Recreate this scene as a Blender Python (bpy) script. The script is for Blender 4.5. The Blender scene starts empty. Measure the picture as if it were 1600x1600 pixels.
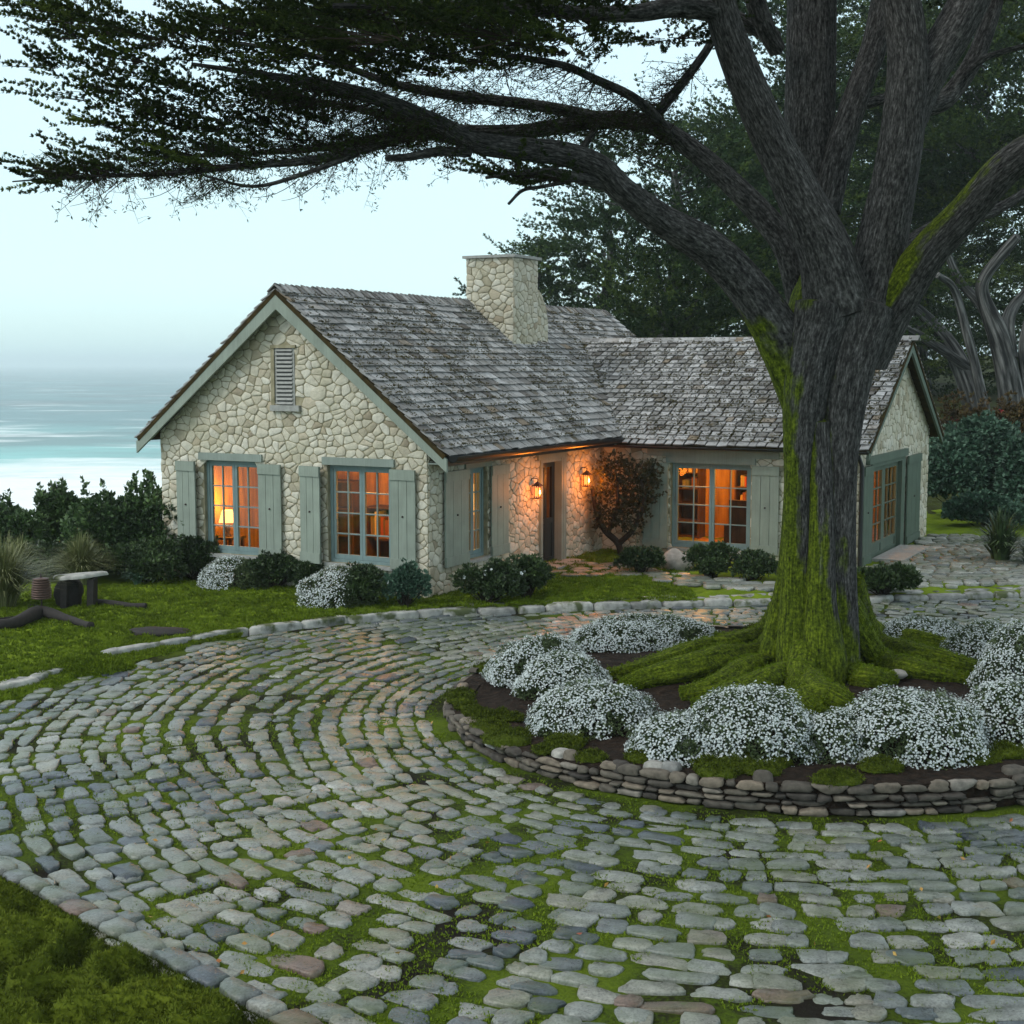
import bpy, math, random
import numpy as np
R = math.radians
rng = np.random.default_rng(7)
random.seed(7)
scene = bpy.context.scene
COL = scene.collection

# ------------------------------------------------------------------ camera
F = 2222.0                       # focal length in photo pixels (1600 px frame)
EYE = 3.9
TILT = R(5.96)
cd = bpy.data.cameras.new('camera')
cd.sensor_width = 36.0
cd.lens = 36.0 * F / 1600.0
cd.clip_start = 0.1
cd.clip_end = 20000
cam = bpy.data.objects.new('camera', cd)
COL.objects.link(cam)
cam.location = (0, 0, EYE)
cam.rotation_euler = (R(90) - TILT, 0, 0)
scene.camera = cam

# ------------------------------------------------------------------ sky, sun, exposure
SUN_EL, SUN_AZ = R(42), R(-62)       # azimuth measured from +Y towards +X (negative: from the sea side)
world = bpy.data.worlds.new('World')
scene.world = world
world.use_nodes = True
wn = world.node_tree.nodes; wl = world.node_tree.links
wn.clear()
w_out = wn.new('ShaderNodeOutputWorld')
w_add = wn.new('ShaderNodeAddShader')
sky = wn.new('ShaderNodeTexSky')
sky.sky_type = 'NISHITA'
sky.sun_disc = False
sky.sun_elevation = SUN_EL
sky.sun_rotation = SUN_AZ
bg1 = wn.new('ShaderNodeBackground'); bg1.inputs['Strength'].default_value = 0.05
wl.new(sky.outputs[0], bg1.inputs['Color'])
tc = wn.new('ShaderNodeTexCoord')
sep = wn.new('ShaderNodeSeparateXYZ')
wl.new(tc.outputs['Generated'], sep.inputs[0])
ramp = wn.new('ShaderNodeValToRGB')          # the marine cloud layer
ramp.color_ramp.interpolation = 'EASE'
els = ramp.color_ramp.elements
els[0].position = 0.0; els[0].color = (0.10, 0.16, 0.17, 1)
els[1].position = 1.0; els[1].color = (0.60, 0.61, 0.59, 1)
for p, c in ((0.490, (0.12, 0.19, 0.20)), (0.503, (0.43, 0.64, 0.67)), (0.530, (0.49, 0.70, 0.735)), (0.60, (0.56, 0.75, 0.78)), (0.66, (0.72, 0.86, 0.88)), (0.78, (0.78, 0.81, 0.80))):
    e = els.new(p); e.color = (*c, 1)
mr = wn.new('ShaderNodeMapRange'); mr.inputs['From Min'].default_value = -1
wl.new(sep.outputs['Z'], mr.inputs['Value'])
wl.new(mr.outputs[0], ramp.inputs['Fac'])
bg2 = wn.new('ShaderNodeBackground'); bg2.inputs['Strength'].default_value = 1.02
wl.new(ramp.outputs[0], bg2.inputs['Color'])
wl.new(bg1.outputs[0], w_add.inputs[0]); wl.new(bg2.outputs[0], w_add.inputs[1])
wl.new(w_add.outputs[0], w_out.inputs['Surface'])

sd = bpy.data.lights.new('sun', 'SUN')
sd.energy = 1.25; sd.angle = R(18); sd.color = (1.0, 0.97, 0.92)
sun = bpy.data.objects.new('sun', sd); COL.objects.link(sun)
sun.location = (-20, -5, 30)
sun_dir = np.array([math.sin(SUN_AZ) * math.cos(SUN_EL), math.cos(SUN_AZ) * math.cos(SUN_EL) * -1.0, math.sin(SUN_EL)])
import mathutils
sun.rotation_euler = mathutils.Vector(sun_dir).to_track_quat('Z', 'Y').to_euler()
sky.sun_rotation = math.atan2(sun_dir[0], sun_dir[1])

scene.view_settings.view_transform = 'Standard'
scene.view_settings.look = 'None'
scene.view_settings.exposure = 0.2
scene.view_settings.gamma = 1.0
scene.render.engine = 'CYCLES'
scene.cycles.use_denoising = True
try:
    scene.cycles.denoiser = 'OPENIMAGEDENOISE'
except Exception:
    pass
scene.cycles.max_bounces = 6
scene.cycles.diffuse_bounces = 3
scene.cycles.glossy_bounces = 2
scene.cycles.transmission_bounces = 4
scene.cycles.transparent_max_bounces = 8
scene.cycles.volume_bounces = 1
scene.cycles.caustics_reflective = False
scene.cycles.caustics_refractive = False
scene.cycles.sample_clamp_indirect = 4.0

# ------------------------------------------------------------------ measuring
cT, sT = math.cos(TILT), math.sin(TILT)
def ray(px, py):
    u = (px - 800) / F; v = (800 - py) / F
    return np.array([u, cT + v * sT, -sT + v * cT])
def G(px, py, z=0.0):
    d = ray(px, py); t = (z - EYE) / d[2]
    return np.array([d[0] * t, d[1] * t, z])
def P(px, py, Y):
    d = ray(px, py); t = Y / d[1]
    return np.array([d[0] * t, Y, EYE + d[2] * t])
def proj(V):
    V = np.atleast_2d(V); z = V[:, 1] * cT - (V[:, 2] - EYE) * sT
    up = V[:, 1] * sT + (V[:, 2] - EYE) * cT
    return 800 + F * V[:, 0] / z, 800 - F * up / z
# the cottage's own axes: a along the front gable (to the sea), s towards the back
HC = np.array([-1.35, 22.8, 0.0]); HA = np.array([-.884, .468, 0]); HS = np.array([.468, .884, 0])
def H(a, s, z):
    a = np.asarray(a, float); s = np.asarray(s, float); z = np.asarray(z, float)
    a, s, z = np.broadcast_arrays(a, s, z)
    return HC + a[..., None] * HA + s[..., None] * HS + z[..., None] * np.array([0, 0, 1.0])

# ------------------------------------------------------------------ noise
def _h(ix, iy, iz, seed):
    n = (ix.astype(np.int64) * 374761393 + iy.astype(np.int64) * 668265263 + iz.astype(np.int64) * 2147483647 + seed * 974711) & 0xffffffff
    n = ((n ^ (n >> 13)) * 1274126177) & 0xffffffff
    n = (n ^ (n >> 16)) & 0xffffffff
    return n.astype(float) / 4294967295.0
def noise(p, scale=1.0, seed=0):
    p = np.asarray(p, float) * scale
    if p.shape[-1] == 2: p = np.concatenate([p, np.zeros(p.shape[:-1] + (1,))], -1)
    i = np.floor(p); f = p - i; f = f * f * (3 - 2 * f)
    r = 0
    for dx in (0, 1):
        for dy in (0, 1):
            for dz in (0, 1):
                w = (f[..., 0] if dx else 1 - f[..., 0]) * (f[..., 1] if dy else 1 - f[..., 1]) * (f[..., 2] if dz else 1 - f[..., 2])
                r = r + w * _h(i[..., 0] + dx, i[..., 1] + dy, i[..., 2] + dz, seed)
    return r
def fbm(p, scale=1.0, seed=0, o=3):
    return sum(noise(p, scale * 2 ** k, seed + k) * .5 ** k for k in range(o)) / sum(.5 ** k for k in range(o))
def unit(v):
    return v / np.maximum(np.linalg.norm(v, axis=-1, keepdims=True), 1e-9)

# ------------------------------------------------------------------ mesh builder
class MB:
    def __init__(s):
        s.V = []; s.Fs = []; s.A = []; s.B = []; s.n = 0
    def add(s, V, Fc, rnd=0.5, mi=0, smooth=False, vec=None):
        V = np.asarray(V, float).reshape(-1, 3); Fc = np.asarray(Fc, int)
        s.V.append(V)
        s.A.append(np.broadcast_to(np.asarray(rnd, float), (len(V),)))
        s.B.append(V if vec is None else np.asarray(vec, float).reshape(-1, 3))
        s.Fs.append((Fc + s.n, mi, smooth)); s.n += len(V)
    def box(s, c, ax, ay, az, rnd=0.5, mi=0):
        """box from centre and three half-axis vectors"""
        c, ax, ay, az = (np.asarray(x, float) for x in (c, ax, ay, az))
        V = [c + i * ax + j * ay + k * az for k in (-1, 1) for j in (-1, 1) for i in (-1, 1)]
        s.add(V, [[0, 2, 3, 1], [4, 5, 7, 6], [0, 1, 5, 4], [2, 6, 7, 3], [0, 4, 6, 2], [1, 3, 7, 5]], rnd, mi)
    def hbox(s, a0, a1, s0, s1, z0, z1, rnd=0.5, mi=0):
        s.box(H((a0 + a1) / 2, (s0 + s1) / 2, (z0 + z1) / 2), HA * abs(a1 - a0) / 2, HS * abs(s1 - s0) / 2, np.array([0, 0, abs(z1 - z0) / 2]), rnd, mi)
    def tube(s, pts, rad, n=10, rnd=0.5, mi=0, lump=0.0, ls=3.0, seed=0, sub=1, flat=1.0):
        pts = np.asarray(pts, float); rad = np.asarray(rad, float)
        if sub > 1: pts, rad = spline(pts, rad, sub)
        T = np.gradient(pts, axis=0); T = unit(T)
        up = np.array([0, 0, 1.0]) if abs(T[0][2]) < .9 else np.array([1.0, 0, 0])
        N = unit(np.cross(T[0], up)); Ns = [N]
        for t in T[1:]:
            N = N - t * np.dot(N, t); N = N / max(np.linalg.norm(N), 1e-9); Ns.append(N)
        Ns = np.array(Ns); Bs = np.cross(T, Ns)
        th = np.linspace(0, 2 * np.pi, n, endpoint=False)
        L = np.concatenate([[0], np.cumsum(np.linalg.norm(np.diff(pts, axis=0), axis=1))])
        D = Ns[:, None] * np.cos(th)[None, :, None] + Bs[:, None] * np.sin(th)[None, :, None]
        if flat != 1.0: D[..., 2] *= flat
        rr = rad[:, None] * np.ones((1, n))
        if lump:
            q = np.stack([np.cos(th)[None] * ls * np.ones((len(pts), 1)), np.sin(th)[None] * ls * np.ones((len(pts), 1)), (L[:, None] * 0.35) * np.ones((1, n))], -1)
            rr = rr * (1 + lump * (fbm(q, 1.0, seed, 3) - .5) * 2)
        V = pts[:, None] + D * rr[..., None]
        r0 = max(rad.mean(), .02)
        rnd = rnd if np.isscalar(rnd) else np.repeat(np.interp(np.linspace(0, 1, len(pts)), np.linspace(0, 1, len(rnd)), rnd), n)
        re_ = (rnd, rnd) if np.isscalar(rnd) else (rnd[0], rnd[-1])
        vec = np.stack([np.cos(th)[None] * r0 * np.ones((len(pts), 1)), np.sin(th)[None] * r0 * np.ones((len(pts), 1)), L[:, None] * np.ones((1, n))], -1)
        m = len(pts)
        i = np.arange(m - 1)[:, None] * n; j = np.arange(n)[None]; k = (j + 1) % n
        Q = np.stack([i + j, i + k, i + n + k, i + n + j], -1).reshape(-1, 4)
        s.add(V.reshape(-1, 3), Q, rnd, mi, True, vec.reshape(-1, 3))
        for e, o in ((0, -1), (m - 1, 1)):
            c = pts[e] + T[e] * o * rad[e] * .5
            VV = np.vstack([V[e], c[None]]); jj = np.arange(n); kk = (jj + 1) % n
            Tq = np.stack([jj, kk, np.full(n, n)], -1)
            s.add(VV, Tq if o > 0 else Tq[:, ::-1], re_[0] if e == 0 else re_[1], mi, True, np.vstack([vec[e], vec[e][:1]]))
    def lathe(s, c, prof, n=24, rnd=0.5, mi=0, smooth=True, cap=True):
        prof = np.asarray(prof, float); th = np.linspace(0, 2 * np.pi, n, endpoint=False)
        V = np.stack([prof[:, 0:1] * np.cos(th), prof[:, 0:1] * np.sin(th), prof[:, 1:2] * np.ones((1, n))], -1) + np.asarray(c, float)
        m = len(prof); i = np.arange(m - 1)[:, None] * n; j = np.arange(n)[None]; k = (j + 1) % n
        s.add(V.reshape(-1, 3), np.stack([i + j, i + k, i + n + k, i + n + j], -1).reshape(-1, 4), rnd, mi, smooth)
    def sheet(s, V, rnd=0.5, mi=0, smooth=True):
        """V: (m,n,3) grid"""
        m, n = V.shape[:2]
        i = np.arange(m - 1)[:, None] * n; j = np.arange(n - 1)[None]
        Q = np.stack([i + j, i + j + 1, i + n + j + 1, i + n + j], -1).reshape(-1, 4)
        s.add(V.reshape(-1, 3), Q, rnd if np.isscalar(rnd) else np.asarray(rnd).reshape(-1), mi, smooth)
    def stones(s, O, h, mp, rnd, mi=0, base=-.03, dome=.3, bev=.18, rough=0.0):
        """O (N,K,2) outlines, h (N) heights, mp(u,v,w)->xyz: rounded lofted stones"""
        N, K = O.shape[:2]
        c = O.mean(1, keepdims=True)
        rings = ((1.0, base), (1.0, .35), (1 - bev * .45, .80), (1 - bev * 1.5, 1.0))
        U = []
        for q, w in rings:
            p = c + (O - c) * q
            z = np.full((N, K), base) if w == base else np.repeat((h * w)[:, None], K, 1) * (1 + (rough * rng.normal(size=(N, K)) if w > .5 else 0))
            U.append(np.concatenate([p, z[..., None]], -1))
        top = np.concatenate([c, (h * (1 + dome * .25))[:, None, None]], -1)
        A = np.concatenate(U + [top], 1)           # N, 4K+1, 3
        X = mp(A[..., 0], A[..., 1], A[..., 2])
        j = np.arange(K); k = (j + 1) % K
        q = np.concatenate([np.stack([r * K + j, r * K + k, (r + 1) * K + k, (r + 1) * K + j], -1) for r in range(3)])
        t = np.stack([3 * K + j, 3 * K + k, np.full(K, 4 * K)], -1)
        off = (np.arange(N) * (4 * K + 1))[:, None, None]
        rr = np.repeat(np.asarray(rnd), 4 * K + 1)
        s.add(X.reshape(-1, 3), (q[None] + off).reshape(-1, 4), rr, mi, True)
        s.Fs.append(((t[None] + off).reshape(-1, 3) + (s.n - N * (4 * K + 1)), mi, True))
    def build(s, name, mats, parent=None, origin=(0, 0, 0)):
        if not isinstance(mats, (list, tuple)): mats = [mats]
        me = bpy.data.meshes.new(name)
        V = np.concatenate(s.V) - np.asarray(origin, float)
        me.vertices.add(len(V)); me.vertices.foreach_set('co', V.astype(np.float32).ravel())
        loops = np.concatenate([f.reshape(-1) for f, _, _ in s.Fs]).astype(np.int32)
        tot = np.concatenate([np.full(len(f), f.shape[1]) for f, _, _ in s.Fs])
        start = np.concatenate([[0], np.cumsum(tot)[:-1]]).astype(np.int32)
        mi = np.concatenate([np.full(len(f), m) for f, m, _ in s.Fs]).astype(np.int32)
        sm = np.concatenate([np.full(len(f), b) for f, _, b in s.Fs]).astype(bool)
        me.loops.add(len(loops)); me.loops.foreach_set('vertex_index', loops)
        me.polygons.add(len(tot)); me.polygons.foreach_set('loop_start', start)
        for m in mats: me.materials.append(m)
        me.update(calc_edges=True)
        me.polygons.foreach_set('material_index', mi); me.polygons.foreach_set('use_smooth', sm)
        at = me.attributes.new('rnd', 'FLOAT', 'POINT'); at.data.foreach_set('value', np.concatenate(s.A).astype(np.float32))
        av = me.attributes.new('vec', 'FLOAT_VECTOR', 'POINT'); av.data.foreach_set('vector', np.concatenate(s.B).astype(np.float32).ravel())
        me.update()
        o = bpy.data.objects.new(name, me); COL.objects.link(o)
        if parent is not None: o.parent = parent
        else: o.location = tuple(float(x) for x in origin)
        return o

def spline(pts, rad, sub):
    n = len(pts); out = []; ro = []
    ext = np.vstack([2 * pts[0] - pts[1], pts, 2 * pts[-1] - pts[-2]]); re = np.concatenate([[rad[0]], rad, [rad[-1]]])
    for i in range(n - 1):
        p0, p1, p2, p3 = ext[i:i + 4]
        for k in range(sub):
            t = k / sub
            out.append(.5 * (2 * p1 + (p2 - p0) * t + (2 * p0 - 5 * p1 + 4 * p2 - p3) * t * t + (3 * p1 - p0 - 3 * p2 + p3) * t ** 3))
            ro.append(re[i + 1] * (1 - t) + re[i + 2] * t)
    out.append(pts[-1]); ro.append(rad[-1])
    return np.array(out), np.array(ro)

def tag(o, label=None, cat=None, group=None, kind=None):
    if label: o['label'] = label
    if cat: o['category'] = cat
    if group: o['group'] = group
    if kind: o['kind'] = kind
    return o
def thing(name, label, cat, loc, group=None):
    o = bpy.data.objects.new(name, None); COL.objects.link(o)
    o.location = tuple(float(x) for x in loc); o.empty_display_size = .2
    return tag(o, label, cat, group)

# ------------------------------------------------------------------ foliage
def leaves(mb, Pt, D, per=6, ln=.1, wd=.03, spread=.7, rnd=None, mi=0, fold=.25, jit=.35, up=0.0, rs=None):
    """clusters of diamond leaves: Pt (N,3) twig tips, D (N,3) growing directions"""
    rs = rs or rng
    N = len(Pt)
    P0 = np.repeat(Pt, per, 0); d = np.repeat(D, per, 0)
    d = unit(d + rs.normal(size=d.shape) * spread + np.array([0, 0, up]))
    l = ln * (1 - jit / 2 + jit * rs.random(len(P0))); w = wd * (1 - jit / 2 + jit * rs.random(len(P0)))
    sd_ = unit(np.cross(d, rs.normal(size=d.shape))); nn = np.cross(d, sd_)
    P0 = P0 + d * (l * .15 * rs.random(len(P0)))[:, None]
    mid = P0 + d * (l * .5)[:, None]
    a = mid + sd_ * w[:, None] + nn * (w * fold)[:, None]; b = mid - sd_ * w[:, None] + nn * (w * fold)[:, None]
    t = P0 + d * l[:, None]
    V = np.stack([P0, a, t, b], 1).reshape(-1, 3)
    q = np.arange(len(P0))[:, None] * 4
    Fc = np.concatenate([q + np.array([[0, 1, 2]]), q + np.array([[0, 2, 3]])])
    if rnd is None: rnd = rs.random(N)
    rr = np.clip(np.repeat(rnd, per) * .75 + rs.random(len(P0)) * .25, 0, 1)
    mb.add(V, Fc, np.repeat(rr, 4), mi, False)
def blob_points(c, r, n, rs, shell=.55, rough=.35, seed=0, low=-.3, scale=1.6):
    """points in the outer shell of a lumpy ellipsoid, with outward directions"""
    d = unit(rs.normal(size=(int(n * 2.2), 3)))
    d = d[d[:, 2] > low][:n]
    lump = 1 + rough * (fbm(d * scale + seed * 3.7, 1.0, seed, 3) - .5) * 2
    k = (shell + (1 - shell) * rs.random(len(d)) ** .6) * lump
    return np.asarray(c) + d * k[:, None] * np.asarray(r), unit(d / np.asarray(r)), lump
# ------------------------------------------------------------------ materials
class NT:
    def __init__(s, name):
        s.m = bpy.data.materials.new(name); s.m.use_nodes = True
        s.t = s.m.node_tree; s.b = s.t.nodes['Principled BSDF']; s.o = s.t.nodes['Material Output']
    def n(s, t, **kw):
        x = s.t.nodes.new(t)
        for k, v in kw.items(): setattr(x, k, v)
        return x
    def l(s, a, b): s.t.links.new(a, b)
    def attr(s, name, out='Fac'): return s.n('ShaderNodeAttribute', attribute_name=name).outputs[out]
    def coord(s, kind='Object'):
        return s.n('ShaderNodeTexCoord').outputs[kind]
    def noise(s, scale, detail=4, vec=None, stretch=None, rough=.55):
        x = s.n('ShaderNodeTexNoise'); x.inputs['Scale'].default_value = scale; x.inputs['Detail'].default_value = detail; x.inputs['Roughness'].default_value = rough
        v = vec if vec is not None else s.coord()
        if stretch:
            mp = s.n('ShaderNodeMapping'); mp.inputs['Scale'].default_value = stretch; s.l(v, mp.inputs['Vector']); v = mp.outputs[0]
        s.l(v, x.inputs['Vector']); return x.outputs['Fac']
    def ramp(s, fac, stops, interp='LINEAR'):
        x = s.n('ShaderNodeValToRGB'); x.color_ramp.interpolation = interp
        e = x.color_ramp.elements
        while len(e) < len(stops): e.new(.5)
        for k, (p, c) in enumerate(stops):
            e[k].position = p; e[k].color = (*c, 1) if not np.isscalar(c) else (c, c, c, 1)
        s.l(fac, x.inputs['Fac']); return x.outputs['Color']
    def math(s, op, a, b=None, clamp=False):
        x = s.n('ShaderNodeMath', operation=op, use_clamp=clamp)
        for k, v in enumerate((a, b)):
            if v is None: continue
            if np.isscalar(v): x.inputs[k].default_value = v
            else: s.l(v, x.inputs[k])
        return x.outputs[0]
    def mix(s, fac, a, b, mode='MIX'):
        x = s.n('ShaderNodeMix', data_type='RGBA', blend_type=mode)
        for k, v in ((0, fac), (6, a), (7, b)):
            if hasattr(v, 'links'): s.l(v, x.inputs[k])
            else: x.inputs[k].default_value = v if np.isscalar(v) else (*v, 1)
        return x.outputs[2]
    def bump(s, h, strength=.5, dist=.02):
        x = s.n('ShaderNodeBump'); x.inputs['Strength'].default_value = strength; x.inputs['Distance'].default_value = dist
        s.l(h, x.inputs['Height']); s.l(x.outputs[0], s.b.inputs['Normal']); return x
    def col(s, c):
        if hasattr(c, 'links'): s.l(c, s.b.inputs['Base Color'])
        else: s.b.inputs['Base Color'].default_value = (*c, 1)
    def rough(s, r, spec=.4):
        if hasattr(r, 'links'): s.l(r, s.b.inputs['Roughness'])
        else: s.b.inputs['Roughness'].default_value = r
        s.b.inputs['Specular IOR Level'].default_value = spec

def m_foliage(name, stops, spec=.25, rough=.6, trans=.0):
    t = NT(name); big = t.noise(1.1, 2)
    f = t.math('ADD', t.math('MULTIPLY', t.attr('rnd'), .75), t.math('MULTIPLY', big, .25))
    c = t.ramp(f, stops); t.col(c); t.rough(rough, spec)
    if trans:
        tr = t.n('ShaderNodeBsdfTranslucent'); t.l(c, tr.inputs['Color'])
        mx = t.n('ShaderNodeMixShader'); mx.inputs[0].default_value = trans
        t.l(t.b.outputs[0], mx.inputs[1]); t.l(tr.outputs[0], mx.inputs[2]); t.l(mx.outputs[0], t.o.inputs['Surface'])
    return t.m
def m_paint(name, c, var=.12, rough=.55):
    t = NT(name); n1 = t.noise(3, 5); n2 = t.noise(30, 3, stretch=(1, 1, .06))
    f = t.math('ADD', t.math('MULTIPLY', n1, .6), t.math('MULTIPLY', n2, .4))
    lo = tuple(x * (1 - var * 2) for x in c); hi = tuple(min(1, x * (1 + var)) for x in c)
    t.col(t.ramp(f, [(.3, lo), (.7, hi)])); t.rough(rough, .35); t.bump(n2, .25, .004); return t.m
def m_plain(name, c, rough=.6, spec=.4, metal=0):
    t = NT(name); n1 = t.noise(14, 4)
    t.col(t.ramp(n1, [(.3, tuple(x * .8 for x in c)), (.7, tuple(x * 1.15 for x in c))])); t.rough(rough, spec); t.b.inputs['Metallic'].default_value = metal; return t.m
def m_emit(name, c, st):
    t = NT(name); t.col((.5, .4, .3)); t.b.inputs['Emission Color'].default_value = (*c, 1); t.b.inputs['Emission Strength'].default_value = st; return t.m

M = {}
# rubble stone of the cottage
def m_wallstone():
    t = NT('wall_stone')
    c = t.ramp(t.attr('rnd'), [(0, (.42, .38, .28)), (.25, (.57, .53, .41)), (.5, (.66, .63, .51)), (.75, (.72, .70, .60)), (.93, (.55, .48, .35)), (1, (.38, .33, .24))])
    g = t.noise(9, 6); c = t.mix(.55, c, t.ramp(g, [(.25, .55), (.7, 1.1)]), 'MULTIPLY')
    st = t.noise(1.3, 4); c = t.mix(t.math('MULTIPLY', t.ramp(st, [(.5, 0.), (.75, 1.)]), .35), c, (.30, .30, .17))
    t.col(c); t.rough(.85, .25); t.bump(t.noise(24, 6, rough=.65), .85, .022); return t.m
M['wallstone'] = m_wallstone()
def m_mortar():
    t = NT('mortar'); t.col(t.ramp(t.noise(6, 6), [(.3, (.20, .185, .115)), (.55, (.33, .30, .20)), (.75, (.44, .41, .30))])); t.rough(.95, .1); t.bump(t.noise(40, 4), .5, .01); return t.m
M['mortar'] = m_mortar()
def m_cobble():
    t = NT('cobble_stone')
    c = t.ramp(t.attr('rnd'), [(0, (.042, .056, .074)), (.2, (.095, .118, .135)), (.42, (.175, .197, .185)), (.64, (.265, .285, .26)), (.82, (.225, .225, .18)), (.94, (.40, .415, .38)), (1, (.16, .115, .09))])
    g = t.noise(7, 7, rough=.65); c = t.mix(.8, c, t.ramp(g, [(.30, .40), (.5, .92), (.68, 1.35)]), 'MULTIPLY')
    sp = t.noise(60, 3); c = t.mix(.55, c, t.ramp(sp, [(.36, .35), (.55, 1.08)]), 'MULTIPLY')
    li = t.noise(11, 5); c = t.mix(t.ramp(li, [(.66, 0.), (.72, .7)]), c, (.10, .13, .03))
    la = t.noise(2.1, 3); c = t.mix(t.math('MULTIPLY', t.ramp(la, [(.42, 0.), (.7, 1.)]), .6), c, (.085, .12, .04))
    t.col(c); t.rough(t.ramp(g, [(.3, .22), (.7, .45)]), .5)
    h = t.math('ADD', t.math('MULTIPLY', t.noise(16, 6, rough=.65), .8), t.math('MULTIPLY', sp, .25)); t.bump(h, .65, .018); return t.m
M['cobble'] = m_cobble()
def m_moss(name, a, b, c_, sc=2.0, fine=45):
    t = NT(name); n1 = t.noise(sc, 5); n2 = t.noise(fine, 3)
    f = t.math('ADD', t.math('MULTIPLY', n1, .55), t.math('MULTIPLY', n2, .25)); f = t.math('ADD', f, t.math('MULTIPLY', t.attr('rnd'), .2))
    t.col(t.ramp(f, [(.3, a), (.5, b), (.68, c_)])); t.rough(.95, .1); t.bump(n2, .7, .02); return t.m
M['lawn'] = m_moss('moss_lawn', (.050, .078, .005), (.125, .19, .010), (.20, .28, .02), 1.6)
M['moss_deep'] = m_moss('deep_moss', (.016, .024, .004), (.055, .078, .007), (.115, .15, .013), 1.6)
M['moss_deep_blade'] = m_foliage('deep_moss_blade', [(0, (.016, .024, .004)), (.5, (.060, .085, .008)), (1, (.14, .18, .018))], .1, .8)
M['lawn_blade'] = m_foliage('moss_blade', [(0, (.040, .064, .005)), (.5, (.12, .18, .010)), (1, (.21, .29, .026))], .1, .8)
def m_joint():
    t = NT('joint_moss'); n1 = t.noise(.9, 5); n2 = t.noise(35, 4)
    f = t.math('ADD', t.math('MULTIPLY', n1, .75), t.math('MULTIPLY', n2, .25))
    t.col(t.ramp(f, [(.38, (.014, .012, .009)), (.44, (.022, .028, .007)), (.50, (.050, .080, .006)), (.66, (.105, .155, .010))])); t.rough(.95, .1); t.bump(n2, .8, .02); return t.m
M['joint'] = m_joint()
def m_soil():
    t = NT('soil'); n = t.noise(12, 7); t.col(t.ramp(n, [(.3, (.010, .008, .006)), (.6, (.030, .020, .014)), (.8, (.06, .042, .03))])); t.rough(.95, .15); t.bump(n, 1, .05); return t.m
M['soil'] = m_soil()
def m_shingle():
    t = NT('roof_shingle')
    c = t.ramp(t.attr('rnd'), [(0, (.11, .10, .09)), (.3, (.215, .217, .21)), (.6, (.37, .375, .37)), (.85, (.48, .49, .49)), (1, (.22, .18, .13))])
    g = t.noise(10, 6, stretch=(1, 1, 1)); c = t.mix(.7, c, t.ramp(g, [(.28, .5), (.7, 1.2)]), 'MULTIPLY')
    ms = t.noise(2.6, 7, rough=.78); c = t.mix(t.ramp(ms, [(.56, 0.), (.64, .8)]), c, t.ramp(t.noise(25, 3), [(.3, (.045, .036, .012)), (.7, (.105, .078, .026))]))
    t.col(c); t.rough(.7, .3); t.bump(t.noise(45, 4), .4, .01); return t.m
M['shingle'] = m_shingle()
def m_undermoss():
    t = NT('roof_underlay'); t.col(t.ramp(t.noise(8, 5), [(.3, (.022, .017, .007)), (.7, (.065, .046, .016))])); t.rough(.95, .1); return t.m
M['underlay'] = m_undermoss()
M['roofmoss'] = m_foliage('roof_moss', [(0, (.045, .035, .012)), (.6, (.085, .075, .02)), (1, (.12, .12, .03))], .1, .9)
M['sage'] = m_paint('sage_paint', (.265, .315, .265))
M['sage_d'] = m_paint('sage_trim', (.25, .30, .265))
M['sage_g'] = m_paint('garage_green_paint', (.095, .135, .10))
M['teal'] = m_paint('teal_window_paint', (.19, .275, .275))
M['dark'] = m_plain('black_gutter', (.012, .013, .015), .35, .5)
M['darkdoor'] = m_paint('dark_door_paint', (.022, .028, .030), .2, .35)
M['iron'] = m_plain('rusty_iron', (.045, .032, .03), .6, .4, .3)
M['copper'] = m_plain('aged_copper', (.10, .062, .05), .55, .5, .5)
M['cap'] = m_plain('slab_stone', (.34, .35, .33), .8, .3)
def m_kerb():
    t = NT('kerb_stone'); c = t.ramp(t.attr('rnd'), [(0, (.20, .21, .20)), (.5, (.38, .39, .37)), (1, (.50, .50, .46))])
    g = t.noise(8, 6); c = t.mix(.8, c, t.ramp(g, [(.3, .4), (.65, 1.1)]), 'MULTIPLY')
    c = t.mix(t.ramp(t.noise(3, 5), [(.5, 0.), (.6, .9)]), c, (.05, .07, .01)); t.col(c); t.rough(.8, .3); t.bump(g, .7, .02); return t.m
M['kerb'] = m_kerb()
def m_drystone():
    t = NT('dry_stone'); c = t.ramp(t.attr('rnd'), [(0, (.05, .045, .04)), (.4, (.14, .125, .10)), (.7, (.24, .20, .15)), (.9, (.26, .27, .26)), (1, (.40, .39, .35))])
    g = t.noise(14, 6); c = t.mix(.8, c, t.ramp(g, [(.3, .45), (.65, 1.15)]), 'MULTIPLY'); t.col(c); t.rough(.8, .3); t.bump(g, .7, .02); return t.m
M['drystone'] = m_drystone()
def m_glass():
    t = NT('window_glass'); tr = t.n('ShaderNodeBsdfTransparent'); gl = t.n('ShaderNodeBsdfGlossy'); gl.inputs['Roughness'].default_value = .03
    tr.inputs[0].default_value = (.92, .93, .92, 1)
    fr = t.n('ShaderNodeFresnel'); fr.inputs['IOR'].default_value = 1.5
    mx = t.n('ShaderNodeMixShader'); t.l(fr.outputs[0], mx.inputs[0]); t.l(tr.outputs[0], mx.inputs[1]); t.l(gl.outputs[0], mx.inputs[2]); t.l(mx.outputs[0], t.o.inputs['Surface']); return t.m
M['glass'] = m_glass()
def m_wood(name, a, b, sc=9):
    t = NT(name); n = t.noise(sc, 5, stretch=(1, 1, .12)); t.col(t.ramp(n, [(.3, a), (.7, b)])); t.rough(.6, .3); return t.m
M['panel'] = m_wood('timber_panelling', (.20, .095, .022), (.48, .26, .07))
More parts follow.
